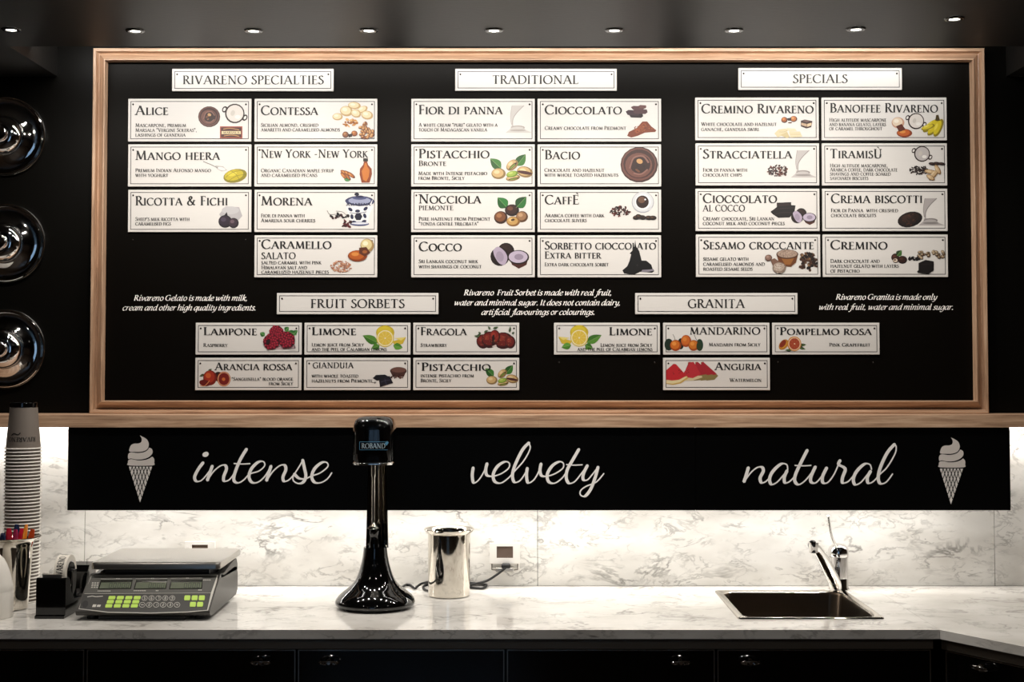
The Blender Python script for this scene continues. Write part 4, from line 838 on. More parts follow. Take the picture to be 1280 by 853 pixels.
# ---------------------------------------------------------------- sink
def rrect(x0, x1, y0, y1, r, z, n=6):
    out = []
    for cx, cy, a in ((x1-r, y1-r, 0), (x0+r, y1-r, 90), (x0+r, y0+r, 180), (x1-r, y0+r, 270)):
        for i in range(n+1):
            t = math.radians(a+90*i/n); out.append((cx+r*math.cos(t), cy+r*math.sin(t), z))
    return out
def loft(m, rings, cap0=False, cap1=True):
    n = len(rings[0]); vs = [v for r in rings for v in r]
    fs = [(j*n+i, j*n+(i+1) % n, (j+1)*n+(i+1) % n, (j+1)*n+i) for j in range(len(rings)-1) for i in range(n)]
    if cap0: fs.append(tuple(range(n))[::-1])
    if cap1: fs.append(tuple((len(rings)-1)*n+i for i in range(n)))
    m.add(vs, fs)
sk = empty('sink', ((SX0+SX1)/2, (SY0+SY1)/2, TOP)); tag(sk, 'rectangular stainless steel sink set in the marble worktop', 'sink')
R_ = lambda d, r, z: rrect(SX0+d, SX1-d, SY0+d, SY1-d, r, TOP+z)
m = M(); loft(m, [R_(0, .008, .0005), R_(.0005, .008, .0028), R_(.002, .008, .0042), R_(.006, .012, .0036), R_(.014, .022, .0030), R_(.0165, .026, .0020), R_(.018, .030, -.002)], cap1=False)
m.build('rim', MT['mirror'], sk, smooth=50)
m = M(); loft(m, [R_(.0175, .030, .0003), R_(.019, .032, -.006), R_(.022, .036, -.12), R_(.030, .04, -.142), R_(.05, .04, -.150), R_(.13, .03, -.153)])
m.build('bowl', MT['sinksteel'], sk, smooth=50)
cc = ((SX0+SX1)/2, (SY0+SY1)/2, TOP-.152)
M().lathe([(0, .001), (.018, .001), (.024, .003), (.030, .002), (.032, -.001)], cc, 'z', 24).build('drain', MT['chrome'], sk, smooth=True)

# ---------------------------------------------------------------- tap
fx, fy = .849, -.064
tp = empty('mixer_tap', (fx, fy, TOP)); tag(tp, 'chrome single lever tap standing behind the right corner of the sink', 'tap')
M().lathe([(0, .0005), (.0265, .0005), (.0265, .003), (.0245, .006), (.0245, .026), (.0235, .028), (.0235, .030), (.0245, .031), (.0245, .084)], (fx, fy, TOP), 'z', 36).build('body', MT['chrome'], tp, smooth=40)
M().lathe([(.0245, .0845), (.0262, .086), (.0268, .093), (.0262, .102), (.0235, .110), (.0175, .1155), (.009, .1185), (0, .1195)], (fx, fy, TOP), 'z', 36).build('cap', MT['chrome'], tp, smooth=50)
def ptA(px, py, Y): return atY(px, py, Y)
lv = catmull([(0, 0), (1, 0)], 1)
L_ = [ptA(1047, 689, -.075), ptA(1045, 683, -.085), ptA(1040.5, 675, -.10), ptA(1038, 664, -.11), ptA(1036.5, 654, -.115), ptA(1035.2, 645, -.12)]
m = M(); m.tube(L_, [.0055, .0052, .0042, .0036, .0036, .0030], 10, flat=.8); m.build('lever', MT['chrome'], tp, smooth=60)
sp = [ptA(1045, 733, -.085), ptA(1043, 727, -.11), ptA(1037, 715, -.15), ptA(1030, 701, -.19), ptA(1024, 690, -.225), ptA(1019, 683.5, -.245), ptA(1015.5, 681.5, -.262)]
m = M(); m.tube(sp, [.0165, .0160, .0150, .0140, .0130, .0124, .0118], 16); m.build('spout', MT['chrome'], tp, smooth=60)
q = ptA(1016.5, 682.5, -.262)
M().lathe([(0, .0), (.0125, .0), (.0125, -.012), (.0112, -.016), (.0112, -.025), (.009, -.026), (0, -.026)], (q.x, q.y-.004, q.z+.009), 'z', 20).build('aerator', MT['chrome'], tp, smooth=40)

# ---------------------------------------------------------------- power sockets on the marble
def socket(px0, px1, py0, py1, label, plugged):
    a, b = atY(px0, py1, -.03), atY(px1, py0, -.03)
    s = empty('wall_socket', ((a.x+b.x)/2, -.014, a.z)); tag(s, label, 'socket')
    zt = b.z; zm = a.z+(b.z-a.z)*.0
    M().box(a.x+.001, b.x-.001, -.0225, -.0145, a.z-.014, b.z-.003, bev=.002).build('mounting_box', MT['greyp'] if False else MT['whitep'], s)
    fl = M(); fr_ = .016
    Y0, Y1 = -.034, -.0228
    x0, x1, z0, z1 = a.x, b.x, a.z+.001, b.z
    wx0, wx1, wz0, wz1 = x0+.0185, x1-.0185, z0+.014, z1-.0075
    for r in ((x0, x1, z0, wz0), (x0, x1, wz1, z1), (x0, wx0, wz0, wz1), (wx1, x1, wz0, wz1)): fl.box(r[0], r[1], Y0, Y1, r[2], r[3])
    fl.build('hinged_cover', MT['whitep'], s)
    M().box(wx0, wx1, -.030, -.024, wz0, wz1).build('cover_window', mat('smoked_window', '6A5A50', .15), s)
    m = M(); m.tube([(x0+.006, -.026, a.z-.001), (x0+.006, -.027, a.z-.016), (x0+.02, -.029, a.z-.017), (x1-.02, -.029, a.z-.017), (x1-.006, -.027, a.z-.016), (x1-.006, -.026, a.z-.001)], .0016, 8)
    m.build('wire_clip', MT['darksteel'], s, smooth=60)
    m = M(); m.box(x0+.016, x1-.016, -.033, -.0228, a.z-.0215, a.z-.010, bev=.002); m.build('socket_face', MT['steel'], s)
    return s
socket(612, 650, 679.5, 705, 'white wall socket with a black plug, right of the steel beaker', True)
socket(231, 269, 677.5, 703, 'white wall socket half hidden behind the weighing scale', False)

# ---------------------------------------------------------------- milkshake mixer
mx_, my_ = -.330, -.318
mk = empty('milkshake_mixer', (mx_, my_, TOP)); tag(mk, 'glossy black upright milkshake mixer with a flared foot on the marble worktop', 'milkshake mixer')
def sq(r, h, n=44, sx=1.0, sy=1.0, yc=0): return [(mx_+r*sx*math.cos(2*math.pi*i/n), my_+yc+r*sy*math.sin(2*math.pi*i/n), TOP+h) for i in range(n)]
m = M(); prof = [(.085, .004), (.092, .005), (.0960, .009), (.0965, .014), (.094, .020), (.088, .028), (.078, .037), (.066, .046), (.055, .056), (.0475, .066), (.042, .078), (.0375, .092), (.0335, .107), (.0305, .122), (.0288, .136), (.0280, .144)]
loft(m, [sq(r, h) for r, h in prof], cap0=True); m.build('foot', MT['black'], mk, smooth=50)
for a in (40, 140, 220, 320): M().lathe([(0, 0), (.010, 0), (.010, .0045), (0, .0045)], (mx_+.072*math.cos(math.radians(a)), my_+.072*math.sin(math.radians(a)), TOP), 'z', 12).build('rubber_foot', MT['rubber'], mk)
# raised lip of the drip tray on the foot's front
m = M(); m.tube([(mx_+.060*math.cos(t), my_-.012+.060*math.sin(t), TOP+.0385-.012*abs(math.cos(t))**2*0-.0105*(-math.sin(t)-.75)*2) for t in [math.radians(205+130*i/20) for i in range(21)]], .0022, 8); m.build('tray_lip', MT['black'], mk, smooth=60)
def cyl_arc(m, r0, r1, z0, z1, a0, a1, n, t, xc, yc, t1=None):
    ring = []
    for r, z in ((r0, z0), (r1, z1), (r1-t, z1), (r0-t, z0), (r0, z0)):
        ring.append([(xc+r*math.cos(math.radians(a0+(a1-a0)*i/n)), yc+r*math.sin(math.radians(a0+(a1-a0)*i/n)), z) for i in range(n+1)])
    w_ = n+1; vs = [v for q in ring[:4] for v in q]; fs = []
    for j in range(4):
        jj = (j+1) % 4
        for i in range(n): fs.append((j*w_+i, j*w_+i+1, jj*w_+i+1, jj*w_+i))
    fs += [(0, w_, 2*w_, 3*w_), (n, w_+n, 2*w_+n, 3*w_+n)]; m.add(vs, fs)
m = M(); cyl_arc(m, .0275, .0228, TOP+.142, TOP+.352, -15, 195, 26, .0018, mx_+.004, my_+.006); m.build('column', MT['black'], mk, smooth=40)
m = M(); cyl_arc(m, .0253, .0208, TOP+.143, TOP+.351, -8, 188, 26, .0010, mx_+.004, my_+.006); m.build('column_lining', MT['mirror'], mk, smooth=40)
m = M(); m.lathe([(0, .352), (.0060, .352), (.0060, .316), (.0042, .312), (.0042, .206), (.0036, .200), (.0036, .186), (0, .186)], (mx_-.004, my_-.010, TOP), 'z', 16); m.build('spindle', MT['mirror'], mk, smooth=40)
m = M(); m.lathe([(.0036, .204), (.009, .197), (.0145, .192), (.0150, .190), (.012, .188), (.0036, .186)], (mx_-.004, my_-.010, TOP), 'z', 24); m.build('agitator_disc', MT['mirror'], mk, smooth=50)
m = M(); m.lathe([(0, .144), (.013, .144), (.0125, .158), (.0105, .162), (.0105, .172), (.012, .174), (.012, .184), (.006, .186), (0, .186)], (mx_-.002, my_-.004, TOP), 'z', 24); m.build('cup_rest', MT['black'], mk, smooth=40)
hx0, hy0 = mx_, my_-.022
def hr(hw, hd, r, z, yo=0): return rrect(hx0-hw, hx0+hw, hy0-hd+yo, hy0+hd+yo, r, TOP+z, 8)
m = M(); loft(m, [hr(.040, .050, .026, .350), hr(.046, .058, .030, .352), hr(.0478, .060, .032, .360), hr(.0490, .061, .033, .392), hr(.0492, .061, .034, .425), hr(.0480, .060, .034, .440), hr(.0445, .056, .034, .451), hr(.037, .048, .030, .4575), hr(.024, .034, .02, .4605)], cap0=True)
m.build('motor_head', MT['black'], mk, smooth=50)
m = M(); loft(m, [hr(.042, .053, .028, .3455), hr(.0485, .0605, .031, .3470), hr(.0495, .0615, .032, .3505), hr(.0475, .0595, .031, .3535), hr(.040, .050, .028, .3545)], cap0=True); m.build('chrome_skirt', MT['chrome'], mk, smooth=50)['label'] = 'chrome skirt under the black head'
HY = hy0-.0610
m = M(); put(m, 'ROBAND', 452, 482, 560.8, 6.2, lambda u, v, h: atY(u, v, HY)+Vector((0, -h, 0)), .0006, 1.25); m.build('maker_lettering', mat('pale_blue_print', 'CFE4EE', .3), mk)
m = M(); fnh = lambda u, v, h: atY(u, v, HY)+Vector((0, -h, 0))
for q in stroke([(449.5, 552.6), (484.5, 552.6)], lambda a, b: .5)+stroke([(449.5, 562.6), (484.5, 562.6)], lambda a, b: .4)+stroke([(449.5, 552.6), (449.5, 562.6)], lambda a, b: .5): m.flat(q, fnh, .0005)
m.flat([(480.5, 555), (484, 551.5), (486, 553.5), (483.2, 557.5), (482, 555.8)], fnh, .0007); m.build('label_outline', mat('blue_print', '6FB4DC', .3), mk)
# flex of the mixer
def gp(px, py, z=.0042): return atZ(px, py, TOP+z)
pl = atY(632, 707, -.045)
P_ = [Vector((mx_+.035, my_+.075, TOP+.012)), gp(508, 731), gp(518, 735.5), gp(521, 734), gp(527, 730, .010), gp(537, 727.8, .022), gp(548, 728, .014), gp(560, 731.5), gp(590, 735), gp(604, 735.5), gp(608, 731.5), gp(600, 728.8, .006), gp(575, 727.8, .012), gp(548, 728.5, .022), gp(534, 731), gp(529, 735), gp(536, 739.0), gp(560, 736.5, .012), gp(590, 731, .012), gp(600, 729.0, .016), Vector((-.062, -.055, TOP+.022)), Vector((-.040, -.055, TOP+.036)), pl+Vector((0, -.004, -.006)), pl]
m = M(); pts = []
PP = [(p.x, p.y, p.z) for p in P_]
def cat3(P, k):
    out = []; n = len(P)
    for i in range(n-1):
        a, b, c, d = P[max(i-1, 0)], P[i], P[i+1], P[min(i+2, n-1)]
        for j in range(k):
            t = j/k; out.append(tuple(.5*(2*b[q]+(c[q]-a[q])*t+(2*a[q]-5*b[q]+4*c[q]-d[q])*t*t+(3*b[q]-a[q]-3*c[q]+d[q])*t**3) for q in range(3)))
    out.append(P[-1]); return out
pts = cat3(PP, 6); pts = [(x, min(y, -.0190), max(z, TOP+.0034)) for x, y, z in pts]
m.tube(pts, .0032, 8); cb = m.build('power_cord', MT['rubber'], mk, smooth=60)
M().box(pl.x-.011, pl.x+.013, -.052, -.034, pl.z-.008, pl.z+.004, bev=.003).build('plug', MT['rubber'], mk)

# ---------------------------------------------------------------- steel beaker
bxx, byy = -.159, -.160
m = M().lathe([(0, .0005), (.048, .0005), (.0515, .002), (.0525, .006), (.0540, .150), (.0545, .157), (.0590, .1600), (.0630, .1655), (.0638, .1680), (.0630, .1692), (.0600, .1680), (.0552, .1630), (.0530, .158), (.0525, .150), (.0508, .008), (0, .006)], (bxx, byy, TOP), 'z', 64)
o = m.build('mixing_beaker', MT['mirror'], smooth=40); tag(o, 'tall polished steel mixing beaker between the milkshake mixer and the socket', 'beaker')

# ---------------------------------------------------------------- weighing scale
sx0, sx1 = -.997, -.690
sc_ = empty('weighing_scale', ((sx0+sx1)/2, -.35, TOP)); tag(sc_, 'dark grey shop weighing scale with steel plate and lime keys', 'scale')
BYf, BZf, TYf, TZf = -.492, .022, -.386, .088
prof = [(BYf+.004, .012), (BYf, BZf-.004), (BYf, BZf), (TYf, TZf), (TYf+.014, TZf+.002), (-.345, .080), (-.215, .082), (-.19, .076), (-.178, .060), (-.178, .020), (-.195, .010), (-.47, .008)]
m = M(); m.prism([(y, z) for y, z in prof], lambda u, v, h: Vector((h, u, TOP+v)), sx0, sx1); m.build('casing', MT['greyp'], sc_, smooth=25)
for a in (sx0, sx1-.010):      # the raised cheeks at each side
    pr = [(-.372, .078), (-.372, .088), (-.34, .086), (-.22, .100), (-.195, .099), (-.182, .084), (-.182, .070)]
    m = M(); m.prism(pr, lambda u, v, h: Vector((h, u, TOP+v)), a, a+.010); m.build('side_cheek', MT['greyp'], sc_, smooth=25)
for x in (sx0+.03, sx1-.03):
    for y in (-.46, -.215): M().lathe([(0, 0), (.012, 0), (.012, .0115), (0, .0115)], (x, y, TOP), 'z', 14).build('levelling_foot', MT['rubber'], sc_)
M().box(sx0+.05, sx1-.06, -.482, -.25, TOP+.0005, TOP+.0085).build('underside_tray', MT['rubber'], sc_)
sl = Vector((0, TYf-BYf, TZf-BZf)); nn = Vector((0, -sl.z, sl.y)).normalized()
def S(zx, zy, h=0):            # a point on the sloping face from its place in a 5.82x crop of the photograph
    t = (zy-310)/(565-310); xl = 135-60*t; xr = 1080-70*t; u = (zx-xl)/(xr-xl)
    v = 1-t
    return Vector((sx0+.001+u*(sx1-sx0-.002), BYf, TOP+BZf)) + sl*v + nn*h
def panel(name, P, h0, h1, mt): m = M(); m.prism(P, S, h0, h1); return m.build(name, MT[mt] if isinstance(mt, str) else mt, sc_)
panel('face_plate', [(142, 320), (1068, 312), (1060, 360), (1000, 562), (860, 574), (600, 582), (300, 576), (92, 552)], .0002, .0010, 'outline')
panel('face_plate', [(146, 324), (1062, 317), (1020, 440), (112, 446)], .0010, .0016, 'facegrey')
panel('face_plate', [(110, 450), (1019, 444), (994, 558), (860, 569), (600, 577), (300, 571), (97, 548)], .0010, .0016, mat('face_dark', '2E2D2A', .4))
def zero(m, x, y, w, h, sk_=4, t=3.2, h0=.0030, segs='abcdef'):
    X = lambda u, v: (x+u*w+(1-v)*sk_, y+v*h)
    S_ = {'a': ((0, 0), (1, 0)), 'd': ((0, 1), (1, 1)), 'f': ((0, 0), (0, .5)), 'e': ((0, .5), (0, 1)), 'b': ((1, 0), (1, .5)), 'c': ((1, .5), (1, 1)), 'g': ((0, .5), (1, .5))}
    for s_ in segs:
        for q in stroke([X(*S_[s_][0]), X(*S_[s_][1])], lambda a, b: t): m.flat(q, S, h0)
for x0, x1, nz, tot in ((212, 450, 5, 7), (468, 703, 4, 7), (722, 960, 4, 7)):
    panel('display_window', [(x0+5, 352), (x1, 350), (x1-6, 415), (x0-4, 418)], .0016, .0022, mat('display_surround', '1A1C16', .2) if x0 == 212 else MT.setdefault('dsh', mat('display_surround', '1A1C16', .2)))  # dark surround under each display glass
    panel('display_glass', [(x0+12, 372), (x1-8, 370), (x1-12, 411), (x0+4, 414)], .0022, .0026, 'lcd')
    m = M(); wd = (x1-x0-22)/tot
    for i in range(tot):
        if i >= tot-nz: zero(m, x0+10+i*wd, 377, wd*.58, 32, 4, 4)
    m.build('display_digits', MT['lcddark'], sc_)
    g = M()
    for i in range(tot-nz): zero(g, x0+10+i*wd, 379, wd*.58, 29, 4, 2.4, .0028, 'abcdefg')
    g.build('display_ghost_digits', MT['facegrey'], sc_)
KM = MT['lime']
def key(P, mt=KM, n=.0026):
    m = M(); cx = sum(p[0] for p in P)/len(P); cy = sum(p[1] for p in P)/len(P)
    m.prism(P, S, .0016, n); return m.build('key', mt, sc_)
def rr(x, y, w, h, r=5, sk_=-3):
    return [(x+a*(w/2)+(-b)*sk_*-1*.5, y+b*h/2) for a, b in ((-1, -.6), (-.85, -1), (.85, -1), (1, -.6), (1, .6), (.85, 1), (-.85, 1), (-1, .6))]
for r in range(3):
    for c in range(4): key(rr(316-7*r+c*60, 478+28*r, 48, 23))
for x, y in ((852, 479), (904, 479), (955, 479), (893, 524), (944, 524)): key(rr(x, y, 42, 33))
MT['keydark'] = mat('round_key', '34332F', .4)
dig = M()
DG = {'0': 'abcdef', '1': 'bc', '2': 'abged', '3': 'abgcd', '4': 'fgbc', '5': 'afgcd', '6': 'afgedc', '7': 'abc', '8': 'abcdefg', '9': 'abcdfg'}
for k, ch in enumerate('56789'):
    x, y = 549+k*49, 481; key(disc(x, y, 19, 17, 14), MT['keydark'], .0022)
    for q in stroke([p for p in disc(x, y, 19, 17, 16)]+[disc(x, y, 19, 17, 16)[0]], lambda a, b: 2.6): dig.flat(q, S, .0024)
    zero(dig, x-5, y-8, 9, 16, 2, 2.6, .0025, DG[ch])
for k, ch in enumerate(' 01234'):
    x, y = 537+k*49, 527; key(disc(x, y, 20, 17, 14), MT['keydark'], .0022)
    for q in stroke([p for p in disc(x, y, 20, 17, 16)]+[disc(x, y, 20, 17, 16)[0]], lambda a, b: 2.6): dig.flat(q, S, .0024)
    if ch != ' ': zero(dig, x-5, y-8, 9, 16, 2, 2.6, .0025, DG[ch])
    else:
        for q in stroke([(x-10, y), (x+10, y)], lambda a, b: 4): dig.flat(q, S, .0025)
# small white legends round the displays
for x, y, l_ in ((342, 344, 30), (595, 342, 26), (848, 339, 22), (255, 431, 95), (510, 429, 90), (635, 429, 22), (942, 424, 28), (225, 466, 0), (990, 353, 60)):
    if l_:
        n = max(2, int(l_/9))
        for i in range(n): dig.flat([(x-l_/2+i*l_/n, y-3.5), (x-l_/2+(i+.62)*l_/n, y-3.5), (x-l_/2+(i+.62)*l_/n, y+3), (x-l_/2+i*l_/n, y+3)], S, .0021)
for j in range(4):
    for i in range(3): dig.flat([(157+i*18, 370+j*11), (170+i*18, 370+j*11), (169+i*18, 375+j*11), (156+i*18, 375+j*11)], S, .0021)
for q in stroke([(140, 472), (175, 466), (200, 471), (250, 467)], lambda a, b: 5): dig.flat(q, S, .0021)
for q in stroke([(218, 346), (445, 345)], lambda a, b: 2)+stroke([(470, 344), (700, 342)], lambda a, b: 2)+stroke([(725, 340), (955, 338)], lambda a, b: 2): dig.flat(q, S, .0021)
dig.flat([(190, 524), (214, 524), (210, 542), (185, 542)], S, .0021); dig.flat([(220, 526), (246, 526), (242, 541), (217, 541)], S, .0021)
dig.build('printed_legends', MT['outline'], sc_)['kind'] = 'stuff'
panel('battery_hole', disc(133, 521, 22, 24, 16), .0018, .0021, 'rubber')
# steel plate with rolled-down edge
px0, px1, py0, py1 = sx0+.004, sx1+.003, -.400, -.150
Q = lambda d, r, z: rrect(px0+d, px1-d, py0+d, py1-d, r, TOP+z)
m = M(); loft(m, [Q(.002, .012, .102), Q(0, .013, .1035), Q(0, .014, .1145), Q(.0015, .014, .1175), Q(.005, .012, .1185), Q(.012, .01, .1185)])
m.build('weighing_plate', MT['steel'], sc_, smooth=40)
M().box(px0+.03, px1-.03, py0+.02, py1-.02, TOP+.079, TOP+.112).build('plate_support', MT['rubber'], sc_)

# ---------------------------------------------------------------- tape dispenser
tx0, tx1 = -1.098, -1.030
td = empty('tape_dispenser', ((tx0+tx1)/2, -.36, TOP)); tag(td, 'black desk tape dispenser between the steel tumbler and the scale', 'tape dispenser')
pr = [(-.470, .0005), (-.470, .006), (-.462, .008), (-.462, .088), (-.456, .092), (-.440, .092), (-.430, .084), (-.418, .052), (-.395, .034), (-.335, .030), (-.315, .044), (-.300, .082), (-.285, .096), (-.255, .100), (-.238, .092), (-.232, .060), (-.228, .0005)]
m = M(); m.prism(pr, lambda u, v, h: Vector((h, u, TOP+v)), tx0, tx1); m.build('body', MT['black'], td, smooth=25)
m = M(); m.box(tx0+.012, tx1-.012, -.455, -.447, TOP+.091, TOP+.099)
for i in range(12): x = tx0+.012+i*.0038; m.add([(x, -.455, TOP+.099), (x+.0036, -.455, TOP+.099), (x+.0018, -.456, TOP+.103)], [(0, 1, 2)])
m.build('cutting_edge', MT['steel'], td)
rc = (-1.064, -.362, TOP+.0885)
M().lathe([(0, -.020), (.010, -.020), (.010, -.016), (.026, -.016), (.0275, -.014), (.0275, .014), (.026, .016), (.010, .016), (.010, .020), (0, .020)], rc, 'x', 32).build('hub', MT['black'], td, smooth=30)
for a in (-.022, .0185): M().box(rc[0]+a, rc[0]+a+.0035, -.375, -.345, TOP+.030, TOP+.096).build('hub_bracket', MT['black'], td)
tr_ = empty('tape_roll', rc); tag(tr_, 'roll of white printed tape sitting in the black dispenser', 'tape')
M().lathe([(.0285, -.0135), (.0430, -.0135), (.0430, .0135), (.0285, .0135), (.0285, -.0135)], rc, 'x', 48).build('tape', MT['tapew'], tr_, smooth=30)
m = M()
def tw(u, v, h):     # u runs down the front of the roll, v across it
    a = math.radians(192) - u/.0434; return Vector((rc[0]+v, rc[1]+(.0432+h*.2)*math.cos(a), rc[2]+(.0432+h*.2)*math.sin(a)))
for off in (0, .073, -.073):
    ps, wd_ = text('RIVARENO', 1.7); k = .062/wd_
    for p in ps: m.flat([(off+a*k, .0075-b*.015) for a, b in p], tw, 0)
m.build('tape_print', MT['ink'], tr_)

# ---------------------------------------------------------------- stack of upside-down paper cups
cx_, cy_ = -1.213, -.240; CH = .114; RB = .0325; RR = .0425
def paper_cup(loc):
    c = empty('paper_cup', loc)
    M().lathe([(RR-.0012, .003), (RB+.0006, CH-.012)], loc, 'z', 28).build('body', MT['paper'], c, smooth=True)
    M().lathe([(RR-.0022, .0005), (RR+.0012, .0002), (RR+.0022, .0016), (RR+.0012, .0030), (RR-.0012, .0032), (RR-.0022, .0005)], loc, 'z', 28).build('rim', MT['rimw'], c, smooth=True)
    M().lathe([(RB+.0006, CH-.012), (RB+.0010, CH-.0115), (RB+.0004, CH-.001), (RB-.0006, CH), (RB-.0020, CH-.001), (RB-.0022, CH-.005), (0, CH-.005)], loc, 'z', 28).build('base_band', MT['black'], c, smooth=35)
    return c
first = paper_cup((cx_, cy_, TOP+.0002))
ONE = 'first second third fourth fifth sixth seventh eighth ninth tenth eleventh twelfth thirteenth fourteenth fifteenth sixteenth seventeenth eighteenth nineteenth'.split()
def ordw(n):
    if n < 20: return ONE[n-1]
    t, u = divmod(n, 10); return {2: 'twent', 3: 'thirt', 4: 'fort'}[t]+('ieth' if not u else 'y-'+ONE[u-1])
NC = 46; ztop = atY(29, 503.5, cy_).z; PIT = (ztop - TOP - CH)/(NC-1)
for i in range(NC):
    c = first if i == 0 else copy_tree(first)
    c.location = (cx_ + .0022*i/NC + random.Random(i).uniform(-.0004, .0004), cy_, TOP+.0002+i*PIT)
    tag(c, ('paper cup in the tall upside-down stack, its rim %s from the top' % ordw(NC-i)) if i < NC-1 else 'topmost taupe paper cup of the tall upside-down stack, black base uppermost', 'cup', 'paper cups in the tall stack')
top = c; TL = Vector(c.location)
m = M()
def cw(u, v, h):    # upside-down print wrapped on the top cup
    z = .030 + v; r = RR-.0012 + (RB+.0006-RR+.0012)*(z-.003)/(CH-.015) + .0003; a = -math.pi/2 + math.radians(12) + u/r
    return Vector((TL.x+r*math.cos(a), TL.y+r*math.sin(a), TL.z+z))
ps, wd_ = text('RIVARENO', 1.25); k = .072/wd_
for p in ps: m.flat([(.036-a*k, -b*.011) for a, b in p], cw, 0)
for q in stroke(catmull([(-.026, .004), (-.018, .009), (-.008, .006), (-.002, .011)], 4), lambda a, b: .0022): m.flat(q, cw, 0)
ORG[top.name] = TL; m.build('printed_mark', MT['ink'], top)

# ---------------------------------------------------------------- tumbler of plastic spoons
ux, uy = -1.198, -.343
m = M().lathe([(0, .0005), (.034, .0005), (.037, .002), (.038, .006), (.040, .03), (.0475, .150), (.0500, .160), (.0580, .1665), (.0665, .1705), (.0675, .1718), (.0660, .1728), (.0550, .1690), (.0488, .1620), (.0462, .150), (.038, .02), (0, .012)], (ux, uy, TOP), 'z', 56)
o = m.build('tumbler', MT['mirror'], smooth=40); tag(o, 'polished steel tumbler holding coloured plastic spoons', 'tumbler')
PC = {'red': 'C8213A', 'orange': 'E8881C', 'purple': '3A2446', 'pink': 'D03A6A', 'vermilion': 'D9562A', 'blue': '1E2A4A'}
PM = {k: mat(k+'_plastic', v, .2) for k, v in PC.items()}
def spoon(col, x, y, tilt_x, tilt_y, top_, rz, label):
    L = .155; m = M(); c, s_ = math.cos(rz), math.sin(rz)
    base = Vector((ux+x*.35, uy+y*.35, TOP+.020)); d = Vector((tilt_x, tilt_y, 1)).normalized()
    side = Vector((c, s_, 0)); side = (side - d*side.dot(d)).normalized(); nr = d.cross(side)
    rows = [(0, .0022), (.06, .0022), (.10, .0026), (.115, .0050), (.125, .0072), (.138, .0076), (.148, .0066), (.156, .0050), (.158, .0044)]
    vs = []
    for l, w_ in rows:
        l = l*top_/.158
        for a, b in ((-1, 0), (-.4, -.25 if l > .1 else -.0), (.4, -.25 if l > .1 else -.0), (1, 0)):
            for q in (0, 1):
                vs.append(base + d*l + side*(a*w_) + nr*(b*w_*.9 + (q-.5)*.0014))
    n = len(rows); fs = []
    for i in range(n-1):
        for a in range(3):
            for q in (0, 1):
                p0 = i*8+a*2+q; f = (p0, p0+2, p0+10, p0+8); fs.append(f if q else f[::-1])
        for a in (0, 3):
            p0 = i*8+a*2; fs.append((p0, p0+1, p0+9, p0+8))
    fs.append(tuple(range(0, 8, 2))+tuple(range(7, 0, -2))); e_ = (n-1)*8; fs.append(tuple(e_+k for k in range(0, 8, 2))+tuple(e_+k for k in range(7, 0, -2)))
    m.add(vs, fs); o = m.build('plastic_spoon', PM[col], smooth=40); tag(o, label, 'spoon', 'plastic spoons in the steel tumbler')
SPN = [('purple', -.036, -.006, 'dark purple plastic spoon leaning far left in the steel tumbler'), ('purple', -.029, -.02, None), ('blue', -.022, .0, 'dark blue plastic spoon left of the red spoons in the tumbler'),
       ('blue', -.015, -.022, None), ('red', -.004, -.012, 'red plastic spoon left of the dark upright spoon in the tumbler'), ('blue', .004, .020, 'dark blue plastic spoon rising highest in the middle of the tumbler'), ('pink', .012, -.016, 'pink plastic spoon among the red ones, middle of the tumbler'),
       ('red', .020, .006, 'red plastic spoon just left of the tall orange one'), ('orange', .032, -.008, 'tall orange plastic spoon in the tumbler'), ('vermilion', .046, -.002, 'orange red plastic spoon leaning furthest right in the tumbler')]
for i, (c_, x, y, lb) in enumerate(SPN):
    lb = lb or {1: 'second dark purple spoon from the left in the tumbler', 3: 'second dark blue spoon from the left in the tumbler'}[i]
    spoon(c_, x, y, x*4.3, y*3, [.168, .165, .160, .158, .172, .178, .170, .170, .182, .172][i]*1.01, [.2, -.3, .5, -.6, .1, .3, -.4, .6, 1.2, -.2][i], lb)

# white container at the left edge
m = M().lathe([(0, .0005), (.046, .0005), (.047, .003), (.0472, .060), (.0468, .062), (.0475, .064), (.0450, .078), (.040, .100), (.034, .118), (.026, .134), (.014, .146), (0, .150)], (-1.205, -.448, TOP), 'z', 48)
o = m.build('paper_container', MT['rimw'], smooth=50); tag(o, 'white domed container at the left edge in front of the tumbler', 'container')

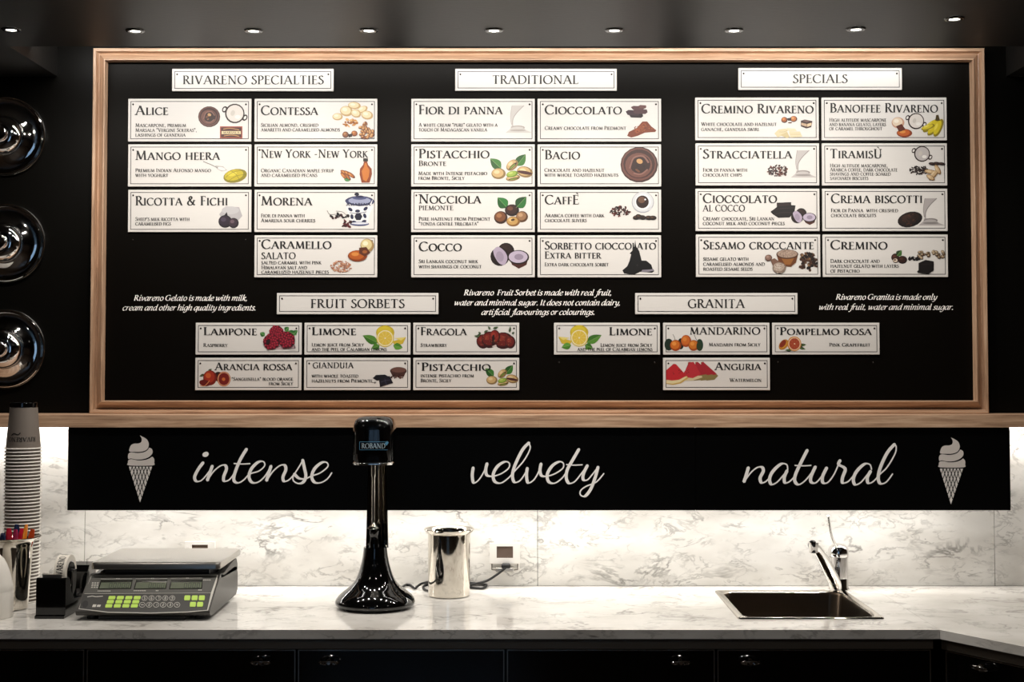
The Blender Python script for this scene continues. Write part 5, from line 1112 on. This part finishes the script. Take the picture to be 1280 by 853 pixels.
# ---------------------------------------------------------------- chrome lids on the wall
lid0 = None
for (px, py), nm in zip(((8.5, 171), (8, 304.5), (8, 436.5)), ('top', 'middle', 'lowest')):
    c = atY(px, py, 0); c = Vector((c.x, 0, c.z))
    if lid0 is None:
        s = empty('chrome_lid', c); lid0 = s; cc = (c.x, -.0005, c.z)
        R0 = .1065
        M().lathe([(R0-.004, 0), (R0, .002), (R0, .008), (R0-.002, .0105), (R0-.0045, .0095), (R0-.006, .0105), (R0-.0085, .0085), (R0-.012, .0060), (.085, .0055), (.066, .012), (.057, .020), (.054, .0215)], cc, 'y', 72).build('disc', MT['chrome'], s, smooth=50)
        M().lathe([(.054, .0215), (.0535, .0235), (.051, .031), (.046, .039), (.038, .046), (.030, .0495), (.026, .050), (.0245, .047)], cc, 'y', 56).build('dome', MT['chrome'], s, smooth=50)
        M().lathe([(.0245, .047), (.0225, .049), (.0215, .060), (.0205, .0630), (.018, .0640), (.0165, .0625), (.010, .0615), (0, .0610)], cc, 'y', 40).build('knob', MT['chrome'], s, smooth=50)
    else: s = copy_tree(lid0)
    s.location = c; tag(s, {'top': 'topmost round chrome lid on the black wall left of the board', 'middle': 'middle round chrome lid on the black wall left of the board', 'lowest': 'lowest round chrome lid on the black wall left of the board'}[nm], 'lid', 'chrome lids on the left wall')

# ---------------------------------------------------------------- recessed downlights
dl0 = None
ordn = ['leftmost recessed downlight in the black ceiling', 'second recessed downlight from the left', 'third recessed downlight from the left', 'fourth recessed downlight from the left', 'recessed downlight just left of the middle of the row', 'recessed downlight just right of the middle of the row', 'third recessed downlight from the right', 'second recessed downlight from the right', 'rightmost recessed downlight, set slightly forward of the row']
for i, (px, py) in enumerate(((14, 36.5), (169, 38), (317, 38), (461, 37.5), (617.5, 37.5), (768, 37.3), (917.5, 37.5), (1070, 36), (1193, 23))):
    c = atZ(px, py, ZC)
    if dl0 is None:
        s = dl0 = empty('downlight', c)
        M().lathe([(.0125, -.0005), (.0125, -.003), (.015, -.004), (.0205, -.003), (.0225, -.0005)], c, 'z', 32).build('trim_ring', MT['black'], s, smooth=40)
        M().lathe([(0, -.0022), (.0085, -.0022), (.0118, -.0008), (.0122, -.0004)], c, 'z', 24).build('lens', MT['lampon'], s, smooth=True)
    else: s = copy_tree(dl0)
    s.location = c; tag(s, ordn[i], 'downlight', 'recessed downlights in the ceiling')
    l = bpy.data.lights.new('downlight_lamp', 'SPOT'); l.energy = SPOT_W; l.spot_size = math.radians(150); l.spot_blend = .9; l.shadow_soft_size = .012; l.color = WARM
    lo = bpy.data.objects.new('downlight_lamp', l); COL.objects.link(lo); lo.location = (c.x, c.y, c.z-.012); lo.rotation_euler = (math.radians(20), 0, 0)
